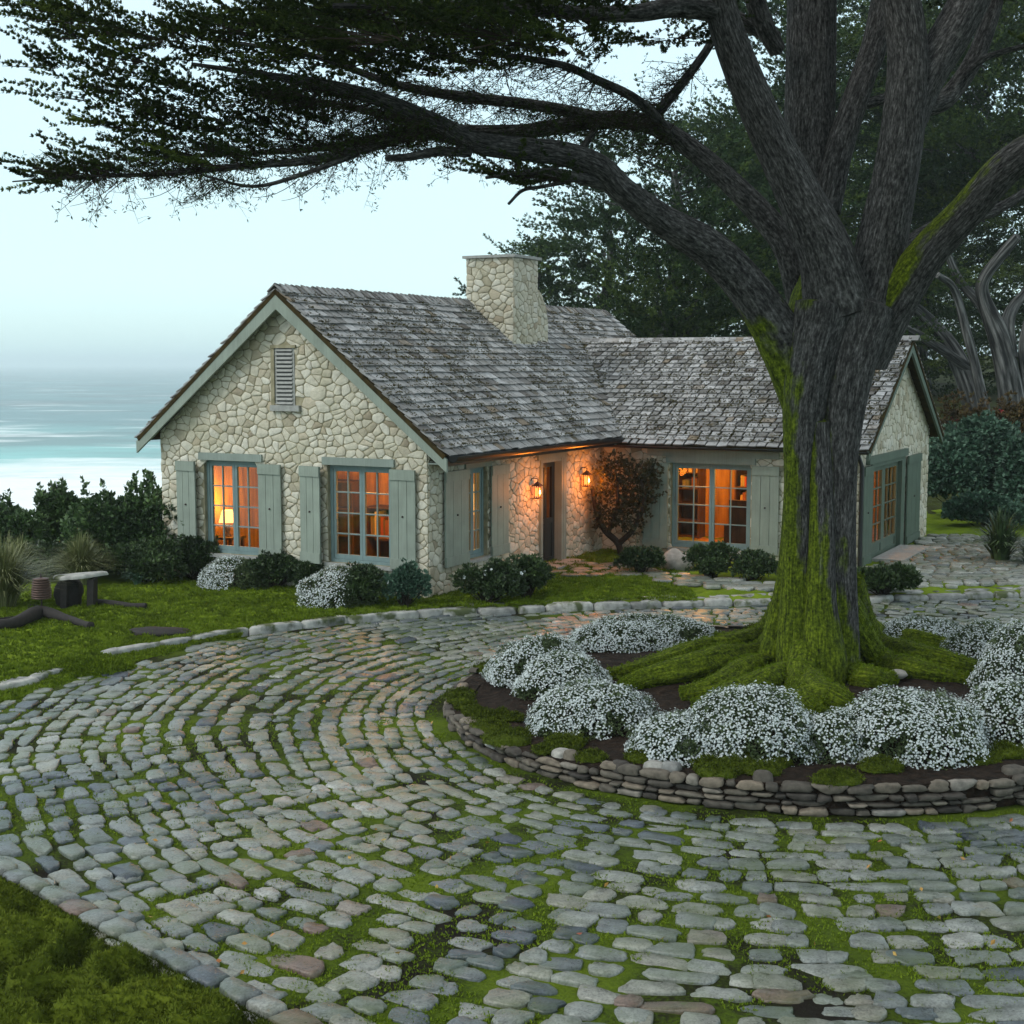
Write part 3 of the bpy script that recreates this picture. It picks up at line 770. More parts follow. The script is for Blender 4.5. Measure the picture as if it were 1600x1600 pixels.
def rubble(mb, face, poly, holes, su, sv, seed, mi=0, hmin=.007, hmax=.021, d0=0.0, K=18, gap=.007):
    """irregular stones filling a convex polygon (u,z) of a wall"""
    rs = random.Random(seed); poly = [tuple(p) for p in poly]
    us = [p[0] for p in poly]; zs = [p[1] for p in poly]
    nu = int((max(us) - min(us)) / su) + 2; nz = int((max(zs) - min(zs)) / sv) + 2
    S = {}
    for j in range(-1, nz + 1):
        for i in range(-1, nu + 1):
            S[i, j] = (min(us) + (i + .5 * (j % 2) + rs.uniform(-.49, .49)) * su, min(zs) + (j + rs.uniform(-.49, .49)) * sv)
    for key in list(S):
        if rs.random() < .17: del S[key]
    ed = []
    for i in range(len(poly)):
        (x0, y0), (x1, y1) = poly[i], poly[(i + 1) % len(poly)]
        ed.append((y1 - y0, -(x1 - x0), (y1 - y0) * x0 - (x1 - x0) * y0))
    outs = []
    for (i, j), (x, y) in S.items():
        p = [(x - su * 1.6, y - sv * 1.8), (x + su * 1.6, y - sv * 1.8), (x + su * 1.6, y + sv * 1.8), (x - su * 1.6, y + sv * 1.8)]
        for a, b, c in ed:
            p = clip_poly(p, a, b, c)
            if len(p) < 3: break
        if len(p) < 3: continue
        for dj in (-2, -1, 0, 1, 2):
            for di in (-2, -1, 0, 1, 2):
                if (di or dj) and (i + di, j + dj) in S:
                    x2, y2 = S[i + di, j + dj]; k = su / sv
                    a, b = x2 - x, (y2 - y) * k * k
                    p = clip_poly(p, a, b, a * (x + x2) / 2 + b * (y + y2) / 2)
                    if len(p) < 3: break
            if len(p) < 3: break
        if len(p) < 3: continue
        P_ = np.array(p); c = P_.mean(0)
        bad = False
        for (a0, a1, b0, b1) in holes:
            if a0 < c[0] < a1 and b0 < c[1] < b1: bad = True; break
            ins = (P_[:, 0] > a0) & (P_[:, 0] < a1) & (P_[:, 1] > b0) & (P_[:, 1] < b1)
            for q in np.where(ins)[0]:
                e = [P_[q, 0] - a0, a1 - P_[q, 0], P_[q, 1] - b0, b1 - P_[q, 1]]; m = int(np.argmin(e))
                if m == 0: P_[q, 0] = a0
                elif m == 1: P_[q, 0] = a1
                elif m == 2: P_[q, 1] = b0
                else: P_[q, 1] = b1
        if bad: continue
        for _ in range(2):
            n_ = np.roll(P_, -1, 0); P_ = np.stack([P_ * .88 + n_ * .12, P_ * .12 + n_ * .88], 1).reshape(-1, 2)
        seg = np.linalg.norm(np.roll(P_, -1, 0) - P_, axis=1); L = np.concatenate([[0], np.cumsum(seg)])
        if L[-1] < .12: continue
        tt = np.linspace(0, L[-1], K, endpoint=False); PP = np.vstack([P_, P_[:1]])
        Q = np.stack([np.interp(tt, L, PP[:, 0]), np.interp(tt, L, PP[:, 1])], -1)
        c = Q.mean(0); r = np.linalg.norm(Q - c, axis=1, keepdims=True)
        Q = c + (Q - c) * np.maximum(1 - gap / np.maximum(r, .02), .3)
        outs.append(Q)
    O = np.array(outs); g = np.random.default_rng(seed)
    h = g.uniform(hmin, hmax, len(O))
    mb.stones(O, h, lambda u, v, w: face.pt(u, d0 + w, v), np.clip(g.normal(.5, .24, len(O)), 0, 1), mi, base=-.02, bev=.09)
def wall_core(mb, face, u0, u1, z0, z1, holes, th=.26, mi=1):
    us = sorted({u0, u1, *[h[0] for h in holes], *[h[1] for h in holes]}); zs = sorted({z0, z1, *[h[2] for h in holes], *[h[3] for h in holes]})
    us = [u for u in us if u0 <= u <= u1]; zs = [z for z in zs if z0 <= z <= z1]
    for i in range(len(us) - 1):
        for j in range(len(zs) - 1):
            cu, cz = (us[i] + us[i + 1]) / 2, (zs[j] + zs[j + 1]) / 2
            if any(h[0] < cu < h[1] and h[2] < cz < h[3] for h in holes): continue
            face.box(mb, us[i], us[i + 1], -th, 0, zs[j], zs[j + 1], mi=mi)
def prism(mb, face, pts, d0, d1, mi=0, rnd=.5):
    pts = np.array(pts, float); n = len(pts)
    V = np.concatenate([face.pt(pts[:, 0], d0, pts[:, 1]), face.pt(pts[:, 0], d1, pts[:, 1])])
    j = np.arange(n); k = (j + 1) % n
    mb.add(V, np.stack([j, k, k + n, j + n], -1), rnd, mi)
    c0 = V[:n].mean(0); c1 = V[n:].mean(0)
    mb.add(np.vstack([V[:n], c0]), np.stack([k, j, np.full(n, n)], -1), rnd, mi); mb.add(np.vstack([V[n:], c1]), np.stack([j, k, np.full(n, n)], -1), rnd, mi)
WL = (3.38, 4.60, .58, 2.22); WRt = (.70, 1.96, .58, 2.22); VENT = (2.60, 3.02, 3.20, 4.16)
WSd = (1.22, 1.96, .58, 2.14); DOOR = (3.95, 4.90, .0, 2.12)
WW = (1.50, 3.14, .27, 1.95)
GD = (.75, 3.35, .0, 2.0)
walls = [(F1, W_, PL, [WL, WRt], True), (F2, 6.8, PL, [WSd, DOOR], False), (F3, WR, WPL, [WW], False), (F4, 6.0, WPL, [GD], True)]
gab = {0: (RC, RZ - .16, W_), 3: (3.0, WZ - .14, 6.0)}
for i, (f, L, top, holes, g) in enumerate(walls):
    mb = MB()
    ins0 = .26 if i in (1, 2) else 0
    wall_core(mb, f, ins0 if i != 2 else 0, L, -.15, top, holes)
    hs_ = list(holes)
    if g:
        pk = gab[i]
        prism(mb, f, [(0.0, top), (L, top), (pk[0], pk[1])], -.26, 0, 1)
        poly = [(0.0, -.1), (L, -.1), (L, top), (pk[0], pk[1]), (0.0, top)]
        if i == 0: hs_.append(VENT)
    else: poly = [(0.0, -.1), (L, -.1), (L, top - .05), (0.0, top - .05)]
    rubble(mb, f, poly, hs_, .158 if i != 3 else .18, .12 if i != 3 else .15, 100 + i)
    mb.build('wall', [M['wallstone'], M['mortar']], house, ORI)
for f, L, top in ((F5, D_, PL), (F6, W_, PL), (F7, WR, WPL)):
    mb = MB(); f.box(mb, .26, L, -.26, 0, -.15, top, mi=1); rubble(mb, f, [(0, -.1), (L, -.1), (L, top), (0, top)], [], .30, .24, 140 + int(L * 10), K=10)
    if f is F6: prism(mb, f, [(0.0, top), (L, top), (RC, RZ - .16)], -.26, 0, 1)
    mb.build('wall', [M['wallstone'], M['mortar']], house, ORI)

# ---- roofs
def slab(mb, c, nrm, th, mi):
    c = np.array(c); V = np.concatenate([c, c - nrm * th]); mb.add(V, [[0, 1, 2, 3], [7, 6, 5, 4], [0, 4, 5, 1], [1, 5, 6, 2], [2, 6, 7, 3], [3, 7, 4, 0]], .5, mi)
def shingle(mb, o, U, V, Nn, ul, vl, ex, rs, mi=0, wmin=.13, wmax=.32):
    rows = int(vl / ex); us, vs, ws = [], [], []
    for r in range(rows + 1):
        u = -rs.uniform(0, .2)
        while u < ul:
            w = rs.uniform(wmin, wmax); u0, u1 = max(u, 0), min(u + w, ul)
            if u1 - u0 > .05: us.append((u0 + u1) / 2); ws.append((u1 - u0) / 2 - rs.uniform(.008, .024)); vs.append(min(r * ex, vl - .08) + rs.normal(0, .006))
            u += w
    us, vs, ws = map(np.array, (us, vs, ws)); n = len(us)
    ln = np.minimum(ex * 1.55, vl - vs); hb = .060 + rs.normal(0, .005, n); ht = .014
    sk = rs.normal(0, .006, n)
    C = []
    for top in (0, 1):
        for (su, sv) in ((-1, 0), (1, 0), (1, 1), (-1, 1)):
            hgt = (hb if sv == 0 else ht) - (0 if top else .022)
            ww = ws * (.96 if sv else 1)
            C.append(o + (us + su * ww)[:, None] * U + (vs + sv * ln + su * sk * (1 - sv))[:, None] * V + (hgt if not np.isscalar(hgt) else np.full(n, hgt))[:, None] * Nn)
    X = np.stack(C, 1)
    # bow each butt edge a little
    q = np.arange(n)[:, None] * 8
    Fc = np.concatenate([q + np.array([[4, 5, 6, 7]]), q + np.array([[0, 1, 5, 4]]), q + np.array([[1, 2, 6, 5]]), q + np.array([[3, 0, 4, 7]])])
    mb.add(X.reshape(-1, 3), Fc, np.repeat(np.clip(rs.normal(.52, .22, n), 0, 1), 8), mi)
    return us, vs
def moss_scatter(mb, o, U, V, Nn, ul, vl, n, rs, thr, mi):
    u = rs.random(n) * ul; v = rs.random(n) * vl
    p = o + u[:, None] * U + v[:, None] * V
    k = fbm(p, 2.6, 77, 4) > thr
    row = np.round(v / .185 + .0) * .185 if ul > 9 else np.round(v / .165) * .165
    v = np.where(rs.random(n) < .75, row + rs.normal(-.015, .014, n), v); p = o + u[:, None] * U + v[:, None] * V
    k = k | ((rs.random(n) < .45) & (fbm(p, 1.2, 78, 3) > .45)); p = p[k & (v > .05) & (v < vl)]
    leaves(mb, p + Nn * .045, np.tile(Nn, (len(p), 1)), 4, .032, .008, .9, mi=mi, rs=rs)
rs = np.random.default_rng(17)
roof = MB()
cs = 1 / math.hypot(1, RS); up = np.array([0, 0, 1.0])
S0, S1 = -.27, 13.3; OVR, OVL = .48, .32
slopes = []
for sgn in (1, -1):       # +1: entrance side (a small), -1: sea side
    OV = OVR if sgn > 0 else OVL; a_e = -OV if sgn > 0 else W_ + OV
    V = (HA * sgn + up * RS) * cs; Nn = (-HA * sgn * RS + up) * cs
    o = H(a_e, S0, RZ - RS * (RC + OV)); vl = (RC + OV) / cs
    c = [o, o + HS * (S1 - S0), o + HS * (S1 - S0) + V * vl, o + V * vl]
    if sgn < 0: c = c[::-1]
    slab(roof, c, Nn, .07, 1)
    shingle(roof, o - V * .05, HS, V, Nn, S1 - S0, vl + .05, .185, rs, wmin=.15, wmax=.36)
    moss_scatter(roof, o, HS, V, Nn, S1 - S0, vl, 19000 if sgn > 0 else 1500, rs, .58, 2)
n = int((S1 - S0) / .15)           # ridge course
for i in range(n):
    for sgn in (1, -1):
        V = (HA * -sgn - up * RS) * cs; Nn = (-HA * sgn * RS + up) * cs
        c0 = H(RC, S0 + (i + .5) * .15, RZ + .055 + rs.uniform(0, .02)); tip = HS * .02 + up * .03 * (1)
        roof.box(c0 + V * .09 - HS * .0, (HS * .085 - up * .016), V * .11, Nn * .011, np.clip(rs.normal(.45, .25), 0, 1), 0)
roof.build('roof', [M['shingle'], M['underlay'], M['roofmoss']], house, ORI)
roof = MB(); cs2 = 1 / math.hypot(1, WSL)
for sgn in (1, -1):       # wing
    s_e = 9.8 - 3.35 if sgn > 0 else 9.8 + 3.35
    V = (HS * sgn + up * WSL) * cs2; Nn = (-HS * sgn * WSL + up) * cs2
    o = H(2.3, s_e, WZ - WSL * 3.35); vl = 3.35 / cs2; L = 2.3 + WR + .27
    c = [o, o - HA * L, o - HA * L + V * vl, o + V * vl]
    if sgn < 0: c = c[::-1]
    slab(roof, c, Nn, .07, 1)
    shingle(roof, o - V * .05, -HA, V, Nn, L, vl + .05, .165, rs, wmin=.15, wmax=.28)
    moss_scatter(roof, o, -HA, V, Nn, L, vl, 13000 if sgn > 0 else 500, rs, .58, 2)
for i in range(int(8.0 / .16)):
    for sgn in (1, -1):
        V = (HS * -sgn - up * WSL) * cs2; Nn = (-HS * sgn * WSL + up) * cs2
        roof.box(H(2.3 - i * .16, WS, WZ + .05) + V * .08, -HA * .078, V * .09, Nn * .011, np.clip(rs.normal(.6, .2), 0, 1), 0)
roof.build('roof', [M['shingle'], M['underlay'], M['roofmoss']], house, ORI)
# ---- bargeboards, gutters, soffits
for sgn in (1, -1):
    OV = OVR if sgn > 0 else OVL; mb = MB(); ae = -OV - .02 if sgn > 0 else W_ + OV + .02; ze = RZ - RS * (RC + OV + .02)
    prism(mb, F1, [(ae, ze - .04), (ae, ze - .25), (RC, RZ - .33), (RC, RZ - .05)] if sgn < 0 else [(RC, RZ - .05), (RC, RZ - .33), (ae, ze - .25), (ae, ze - .04)], .215, .262)
    mb.build('bargeboard', M['sage'], house, ORI)
    mb = MB(); V = (HA * sgn + up * RS) * cs; Nn = (-HA * sgn * RS + up) * cs      # boards under the overhang
    o = H(-OV if sgn > 0 else W_ + OV, -.2, RZ - RS * (RC + OV)) - Nn * .085
    mb.box(o + HS * .10 + V * (RC + OV) / cs / 2, HS * .10, V * (RC + OV) / cs / 2, Nn * .01); mb.build('soffit', M['dark'] if False else M['sage_d'], house, ORI)
for sgn in (1, -1):
    mb = MB(); ge = -.35 if sgn > 0 else 6.35; ze = WZ - WSL * 3.35
    pts = [(ge, ze - .02), (ge, ze - .20), (3.0, WZ - .27), (3.0, WZ - .04)]
    prism(mb, F4, pts if sgn < 0 else pts[::-1], .20, .25); mb.build('bargeboard', M['sage_g'], house, ORI)
def gutter(p0, p1, r, drop):
    mb = MB(); L = np.linalg.norm(p1 - p0); d = (p1 - p0) / L; sd_ = np.cross(d, up)
    th = np.linspace(math.pi, 2 * math.pi, 9); ring = np.array([sd_ * math.cos(t) * r + up * math.sin(t) * r for t in th]); ring2 = ring * .86
    prof = np.concatenate([ring, ring2[::-1]]); m = len(prof)
    mb.sheet(np.stack([p0 + np.vstack([prof, prof[:1]]), p1 + np.vstack([prof, prof[:1]])]), smooth=False)
    for e in (p0, p1): mb.add(np.vstack([e + ring, e[None]]), [[i, i + 1, 9] for i in range(8)] + [[i + 1, i, 9] for i in range(8)])
    return mb.build('gutter', M['dark'], house, ORI)
OV = OVR; gz = RZ - RS * (RC + OV)
mb = MB(); mb.hbox(-OV - .005, -OV + .02, -.2, 6.3, gz - .17, gz - .075); mb.build('fascia', M['dark'], house, ORI)
gutter(H(-OV - .09, -.2, gz - .01), H(-OV - .09, 6.35, gz - .01), .10, 0)
gutter(H(-.1, 9.8 - 3.35 - .07, WZ - WSL * 3.35 - .03), H(-WR - .25, 9.8 - 3.35 - .07, WZ - WSL * 3.35 - .03), .05, 0)
mb = MB(); mb.hbox(-OV + .02, 0.0, 0, 6.5, gz - .165, gz - .14); mb.build('soffit', M['sage_d'], house, ORI)
mb = MB(); mb.hbox(-WR, -.36, 6.48, 6.80, WPL - .22, WPL - .19); mb.build('soffit', M['sage_d'], house, ORI)
mb = MB(); F3.box(mb, 1.0, 3.7, .0, .05, WW[3] + .13, WPL - .20); mb.build('fascia', M['sage_d'], house, ORI)
mb = MB(); mb.tube([H(-WR + .0, 6.66, 2.2), H(-WR - .06, 6.72, 2.0), H(-WR - .06, 6.72, .1)], [.04] * 3, 10); mb.build('downpipe', M['dark'], house, ORI)

# ---- chimney
mb = MB(); ca0, ca1, cs0, cs1, cz = RC - 1.06, RC + .02, 6.2, 7.27, 6.04
mb.hbox(ca0, ca1, cs0, cs1, 3.2, cz, mi=1)
FC1 = Face(H(0, cs0, 0), HA, -HS); FC2 = Face(H(ca0, 0, 0), HS, -HA); FC3 = Face(H(0, cs1, 0), HA, HS); FC4 = Face(H(ca1, 0, 0), HS, HA)
for k, (f, a0, a1) in enumerate(((FC1, ca0, ca1), (FC2, cs0, cs1), (FC3, ca0, ca1), (FC4, cs0, cs1))):
    rubble(mb, f, [(a0 - .01, 3.4), (a1 + .01, 3.4), (a1 + .01, cz), (a0 - .01, cz)], [], .165, .125, 200 + k)
chim = mb.build('chimney', [M['wallstone'], M['mortar']], house, ORI)
mb = MB(); mb.hbox(ca0 - .07, ca1 + .07, cs0 - .07, cs1 + .07, cz, cz + .055); mb.build('cap', M['cap'], chim, ORI)
mb = MB(); FS = Face(H(ca0 + .06, 0, 0), HS, -HA)
sp = [(cs1, 3.4), (cs1 + .62, 3.4), (cs1 + .62, 4.75), (cs1 + .50, 5.15), (cs1 + .22, 5.42), (cs1, 5.48)]
prism(mb, FS, sp, -.75, 0, 1); rubble(mb, FS, sp, [], .17, .14, 210)
FS2 = Face(H(0, cs1 + .62, 0), HA, HS); mb.build('chimney_shoulder', [M['wallstone'], M['mortar']], chim, ORI)

# ---- windows, shutters, door
def window(f, w, nleaf=2, cols=2, rows=4, lint=.13, lx=.08, paint='teal', sill=True):
    u0, u1, z0, z1 = w
    root = MB(); d0, d1 = -.17, -.07; fr = .055
    f.box(root, u0, u0 + fr, d0, d1, z0, z1); f.box(root, u1 - fr, u1, d0, d1, z0, z1)
    f.box(root, u0 + fr, u1 - fr, d0, d1, z1 - fr, z1); f.box(root, u0 + fr, u1 - fr, d0, d1, z0, z0 + fr)
    wnd = root.build('window', M[paint], house, ORI)
    pane = MB(); cw = (u1 - u0 - 2 * fr) / nleaf
    for k in range(nleaf):
        a, b = u0 + fr + k * cw + .003, u0 + fr + (k + 1) * cw - .003; c, d = z0 + fr + .003, z1 - fr - .003; sw = .05
        sash = MB(); e0, e1 = -.135, -.085
        f.box(sash, a, a + sw, e0, e1, c, d); f.box(sash, b - sw, b, e0, e1, c, d)
        f.box(sash, a + sw, b - sw, e0, e1, d - sw, d); f.box(sash, a + sw, b - sw, e0, e1, c, c + sw * 1.5)
        ia, ib, ic, id_ = a + sw, b - sw, c + sw * 1.5, d - sw
        for q in range(1, cols): m = ia + (ib - ia) * q / cols; f.box(sash, m - .011, m + .011, e0 + .01, e1 - .008, ic, id_)
        for q in range(1, rows):
            m = ic + (id_ - ic) * q / rows
            for z_ in range(cols):
                f.box(sash, ia + (ib - ia) * z_ / cols + (.011 if z_ else 0), ia + (ib - ia) * (z_ + 1) / cols - (.011 if z_ < cols - 1 else 0), e0 + .012, e1 - .006, m - .011, m + .011)
        sash.build('sash', M[paint], wnd, ORI)
        pane.add(f.pt([ia, ib, ib, ia], -.112, [ic, ic, id_, id_]), [[0, 1, 2, 3]])
    pane.build('pane', M['glass'], wnd, ORI)
    if lint:
        mb = MB(); f.box(mb, u0 - lx, u1 + lx, -.06, .055, z1 + .002, z1 + lint); mb.build('lintel', M['sage_d'], wnd, ORI)
    if sill:
        mb = MB(); f.box(mb, u0 - .04, u1 + .04, -.16, .07, z0 - .06, z0 - .002); mb.build('sill', M['cap'], wnd, ORI)
    return wnd
def shutter(f, u0, u1, z0, z1, paint='sage', hole=None, swing=0, hinge=0):
    mb = MB(); n = 3; w = (u1 - u0) / n; d0 = .050
    U, N = f.U, f.N
    ang = R(swing); hu = u0 if hinge == 0 else u1
    O = f.pt(hu, 0, 0); U2 = U * math.cos(ang) + N * math.sin(ang) * (1 if hinge == 0 else -1); N2 = N * math.cos(ang) - U * math.sin(ang) * (1 if hinge == 0 else -1)
    f2 = Face(O - U2 * hu, U2, N2)
    for k in range(n): f2.box(mb, u0 + k * w + .004, u0 + (k + 1) * w - .004, d0, d0 + .028, z0, z1)
    f2.box(mb, u0, u1, d0 + .028, d0 + .048, z0 + .0, z0 + .17); f2.box(mb, u0, u1, d0 + .028, d0 + .048, z1 - .17, z1)
    s_ = mb.build('shutter', M[paint], house, ORI)
    mb = MB(); uc = u0 + (u1 - u0) * (.5 if hole is None else hole); c = f2.pt(uc, d0 + .028, (z0 + z1) / 2 + .05)
    mb.tube([c, c + N2 * .02], [.018, .014], 8); mb.build('latch', M['iron'], s_, ORI)
    return s_
window(F1, WL); window(F1, WRt); window(F2, WSd, paint='teal'); window(F3, WW, lint=.13, lx=.10)
shutter(F1, 4.68, 5.16, .56, 2.19, swing=8, hinge=1); shutter(F1, 2.88, 3.36, .56, 2.19)
shutter(F1, 2.00, 2.47, .56, 2.19, swing=10, hinge=1); shutter(F1, .20, .68, .56, 2.19)
shutter(F2, .42, 1.19, .56, 2.14, swing=0, paint='sage'); shutter(F2, 2.0, 2.62, .56, 2.14)
shutter(F3, .93, 1.46, .25, 1.94, paint='sage'); shutter(F3, 3.18, 3.72, .25, 1.94)
# louvred vent in the gable
mb = MB(); u0, u1, z0, z1 = VENT
for (a, b, c, d) in ((u0, u0 + .05, z0, z1), (u1 - .05, u1, z0, z1)): F1.box(mb, a, b, -.0, .012, c, d)
F1.box(mb, u0, u1, .004, .010, z0, z1, mi=1)
for k in range(14):
    z = z0 + (k + .5) * (z1 - z0) / 14; c = F1.pt((u0 + u1) / 2, .022, z); mb.box(c, HA * (u1 - u0 - .08) / 2, (-HS * .014 - up * .018), (up * .004 - HS * .003), .5, 0)
vn = mb.build('vent', [M['cap'], M['dark']], house, ORI)
mb = MB(); F1.box(mb, u1 - .01, u1 + .06, .0, .035, z0, z1); F1.box(mb, u0 - .04, u1 + .06, .0, .045, z1, z1 + .05); mb.build('vent_frame', M['mortar'], vn, ORI)
mb = MB(); F1.box(mb, u0 - .12, u1 + .06, .0, .075, z0 - .10, z0 - .002); mb.build('sill', M['cap'], vn, ORI)
# entrance door
mb = MB(); u0, u1, z0, z1 = DOOR
F2.box(mb, u0, u0 + .08, -.2, .05, z0, z1); F2.box(mb, u1 - .08, u1, -.2, .05, z0, z1); F2.box(mb, u0 - .12, u1 + .12, -.05, .06, z1 + .002, z1 + .14); F2.box(mb, u1 + .002, u1 + .12, -.02, .055, z0, z1)
F2.box(mb, u0 + .08, u1 - .08, -.2, .04, z1 - .06, z1)
mb.build('door_frame', M['sage_d'], house, ORI)
mb = MB(); a, b, c, d = u0 + .085, u1 - .085, .13, z1 - .065; e0, e1 = -.15, -.10; m = (a + b) / 2
F2.box(mb, a, a + .11, e0, e1, c, d); F2.box(mb, b - .11, b, e0, e1, c, d); F2.box(mb, m - .05, m + .05, e0, e1, c + .1, d - .1)
F2.box(mb, a + .11, b - .11, e0, e1, d - .1, d); F2.box(mb, a + .11, m - .05, e0 + .015, e1 - .015, c + .1, c + .75); F2.box(mb, m + .05, b - .11, e0 + .015, e1 - .015, c + .1, c + .75)
F2.box(mb, a + .11, m - .05, e0, e1, c + .75, c + .85); F2.box(mb, m + .05, b - .11, e0, e1, c + .75, c + .85); F2.box(mb, a + .11, b - .11, e0, e1, c, c + .1)
dr = mb.build('door', M['darkdoor'], house, ORI)
mb = MB(); mb.add(F2.pt([a + .11, m - .05, m - .05, a + .11], -.125, [c + .85, c + .85, d - .1, d - .1]), [[0, 1, 2, 3]]); mb.add(F2.pt([m + .05, b - .11, b - .11, m + .05], -.125, [c + .85, c + .85, d - .1, d - .1]), [[0, 1, 2, 3]]); mb.build('pane', M['glass'], dr, ORI)
mb = MB(); q = F2.pt(a + .07, -.10, 1.05); mb.tube([q, q - HA * .05], [.012, .012], 8); mb.tube([q - HA * .05 - HS * .0, q - HA * .05 + HS * .10], [.011, .009], 8); mb.build('handle', M['copper'], dr, ORI)
mb = MB(); F2.box(mb, u0 - .1, u1 + .2, -.05, .45, -.1, .155); mb.build('doorstep', M['cap'], house, ORI)
# glazed double door of the right gable
mb = MB(); u0, u1, z0, z1 = GD
F4.box(mb, u0, u0 + .09, -.2, .05, z0, z1); F4.box(mb, u1 - .09, u1, -.2, .05, z0, z1); F4.box(mb, u0 - .35, u1 + .3, -.04, .09, z1 + .002, z1 + .15); F4.box(mb, u0 + .09, u1 - .09, -.2, .05, z1 - .08, z1); F4.box(mb, u1, u1 + .22, .0, .05, z0, z1)
mb.build('door_frame', M['sage_g'], house, ORI)
for k in range(2):
    a = u0 + .095 + k * (u1 - u0 - .18) / 2; b = a + (u1 - u0 - .19) / 2; c, d = .1, z1 - .085; e0, e1 = -.10, -.04
    mb = MB(); F4.box(mb, a, a + .12, e0, e1, c, d); F4.box(mb, b - .12, b, e0, e1, c, d); F4.box(mb, a + .12, b - .12, e0, e1, d - .1, d); F4.box(mb, a + .12, b - .12, e0, e1, c, c + .1); F4.box(mb, a + .12, b - .12, e0 + .02, e1 - .015, c + .1, c + .26); F4.box(mb, a + .12, b - .12, e0, e1, c + .26, c + .32)
    ia, ib, ic, id_ = a + .12, b - .12, c + .32, d - .1
    for q in (1, 2): mm = ia + (ib - ia) * q / 3; F4.box(mb, mm - .012, mm + .012, e0 + .01, e1 - .01, ic, id_)
    for q in (1, 2, 3): mm = ic + (id_ - ic) * q / 4; F4.box(mb, ia, ib, e0 + .013, e1 - .013, mm - .012, mm + .012)
    dd = mb.build('door', M['teal'] if False else M['sage_g'], house, ORI)
    mb = MB(); mb.add(F4.pt([ia, ib, ib, ia], -.07, [ic, ic, id_, id_]), [[0, 1, 2, 3]]); mb.build('pane', M['glass'], dd, ORI)
shutter(F4, 3.70, 4.95, .12, 1.98, paint='sage_g'); shutter(F4, .05, .68, .12, 1.98, paint='sage_g')
mb = MB(); F4.box(mb, .9, 3.3, .05, .65, -.1, .17); mb.build('doorstep', M['cap'], house, ORI)

# ---- inside: floors, ceilings, partitions
mb = MB(); mb.hbox(.26, W_ - .26, .26, D_ - .3, -.02, .12); mb.hbox(-WR + .26, .26, 7.06, 12.5, -.02, .12); mb.build('floor', M['panel'], house, ORI)
mb = MB(); mb.hbox(.2, W_ - .2, .2, D_ - .3, 2.42, 2.46); mb.hbox(-WR + .2, .2, 7.0, 12.6, 2.16, 2.20); mb.build('ceiling', M['plaster'], house, ORI)
mb = MB(); mb.hbox(.26, W_ - .26, 3.0, 3.1, .12, 2.42); mb.hbox(-WR + .26, .1, 9.9, 10.0, .12, 2.16); mb.hbox(-.15, -.05, 7.06, 9.9, .12, 2.16); mb.hbox(W_ - .30, W_ - .265, .26, 3.0, .12, 2.42)
mb.hbox(.265, .30, .26, .95, .12, 2.42); mb.hbox(.265, .30, 2.2, 3.0, .12, 2.42); mb.hbox(.4, W_ - .26, 5.6, 5.7, .12, 2.42)
for k in range(14): mb.hbox(.4 + k * .36, .43 + k * .36, 2.975, 3.0, .12, 2.42)
for k in range(12): mb.hbox(-.5 - k * .38, -.47 - k * .38, 9.875, 9.9, .12, 2.16)
mb.build('partition', M['panel'], house, ORI)
def lamp_light(name, p, e, c=(1, .42, .05), r=.12):
    l = bpy.data.lights.new(name, 'POINT'); l.energy = e; l.color = c; l.shadow_soft_size = r
    o = bpy.data.objects.new(name, l); COL.objects.link(o); o.location = tuple(float(x) for x in p); return o

# ------------------------------------------------------------------ furniture seen through the windows
def local_box(mb, c, a, s, z0, z1, rnd=.5, mi=0): mb.hbox(c[0] - a / 2, c[0] + a / 2, c[1] - s / 2, c[1] + s / 2, z0, z1, rnd, mi)
def table(name, label, c, a, s, h, mat, cloth=None):
    o = thing(name, label, 'table', H(c[0], c[1], .12)); og = H(c[0], c[1], .12)
    mb = MB(); local_box(mb, c, a, s, h - .04, h); mb.build('tabletop', mat, o, og)
    for i in (-1, 1):
        for j in (-1, 1):
            mb = MB(); local_box(mb, (c[0] + i * (a / 2 - .05), c[1] + j * (s / 2 - .05)), .05, .05, .121, h - .041); mb.build('leg', mat, o, og)
    return o
def table_lamp(label, c, z, sc, e):
    og = H(c[0], c[1], z); o = thing('table_lamp', label, 'lamp', og)
    mb = MB(); mb.lathe(og, [(.001, .002), (.07 * sc, .002), (.07 * sc, .02), (.03 * sc, .05), (.055 * sc, .13 * sc), (.02 * sc, .24 * sc), (.012, .30 * sc), (.001, .30 * sc)], 16); mb.build('base', M['copper'], o, og)
    mb = MB(); mb.lathe(og, [(.16 * sc, .26 * sc), (.095 * sc, .48 * sc)], 20); mb.build('lamp_shade', M['shade'], o, og)
    lamp_light('lamp_light', og + np.array([0, 0, .62 * sc]), e * 2.2)
table('side_table', 'small dark side table behind the window nearest the sea', (4.92, 1.0), .5, .45, .74, M['furn'])
table_lamp('glowing table lamp behind the window nearest the sea', (4.92, 1.0), .741, 1.0, 30)
table('writing_table', 'dark writing table behind the front window beside the corner', (1.5, 1.9), 1.2, .6, .80, M['furn'])
table_lamp('glowing table lamp on the writing table by the corner window', (1.05, 1.9), .801, .9, 26)
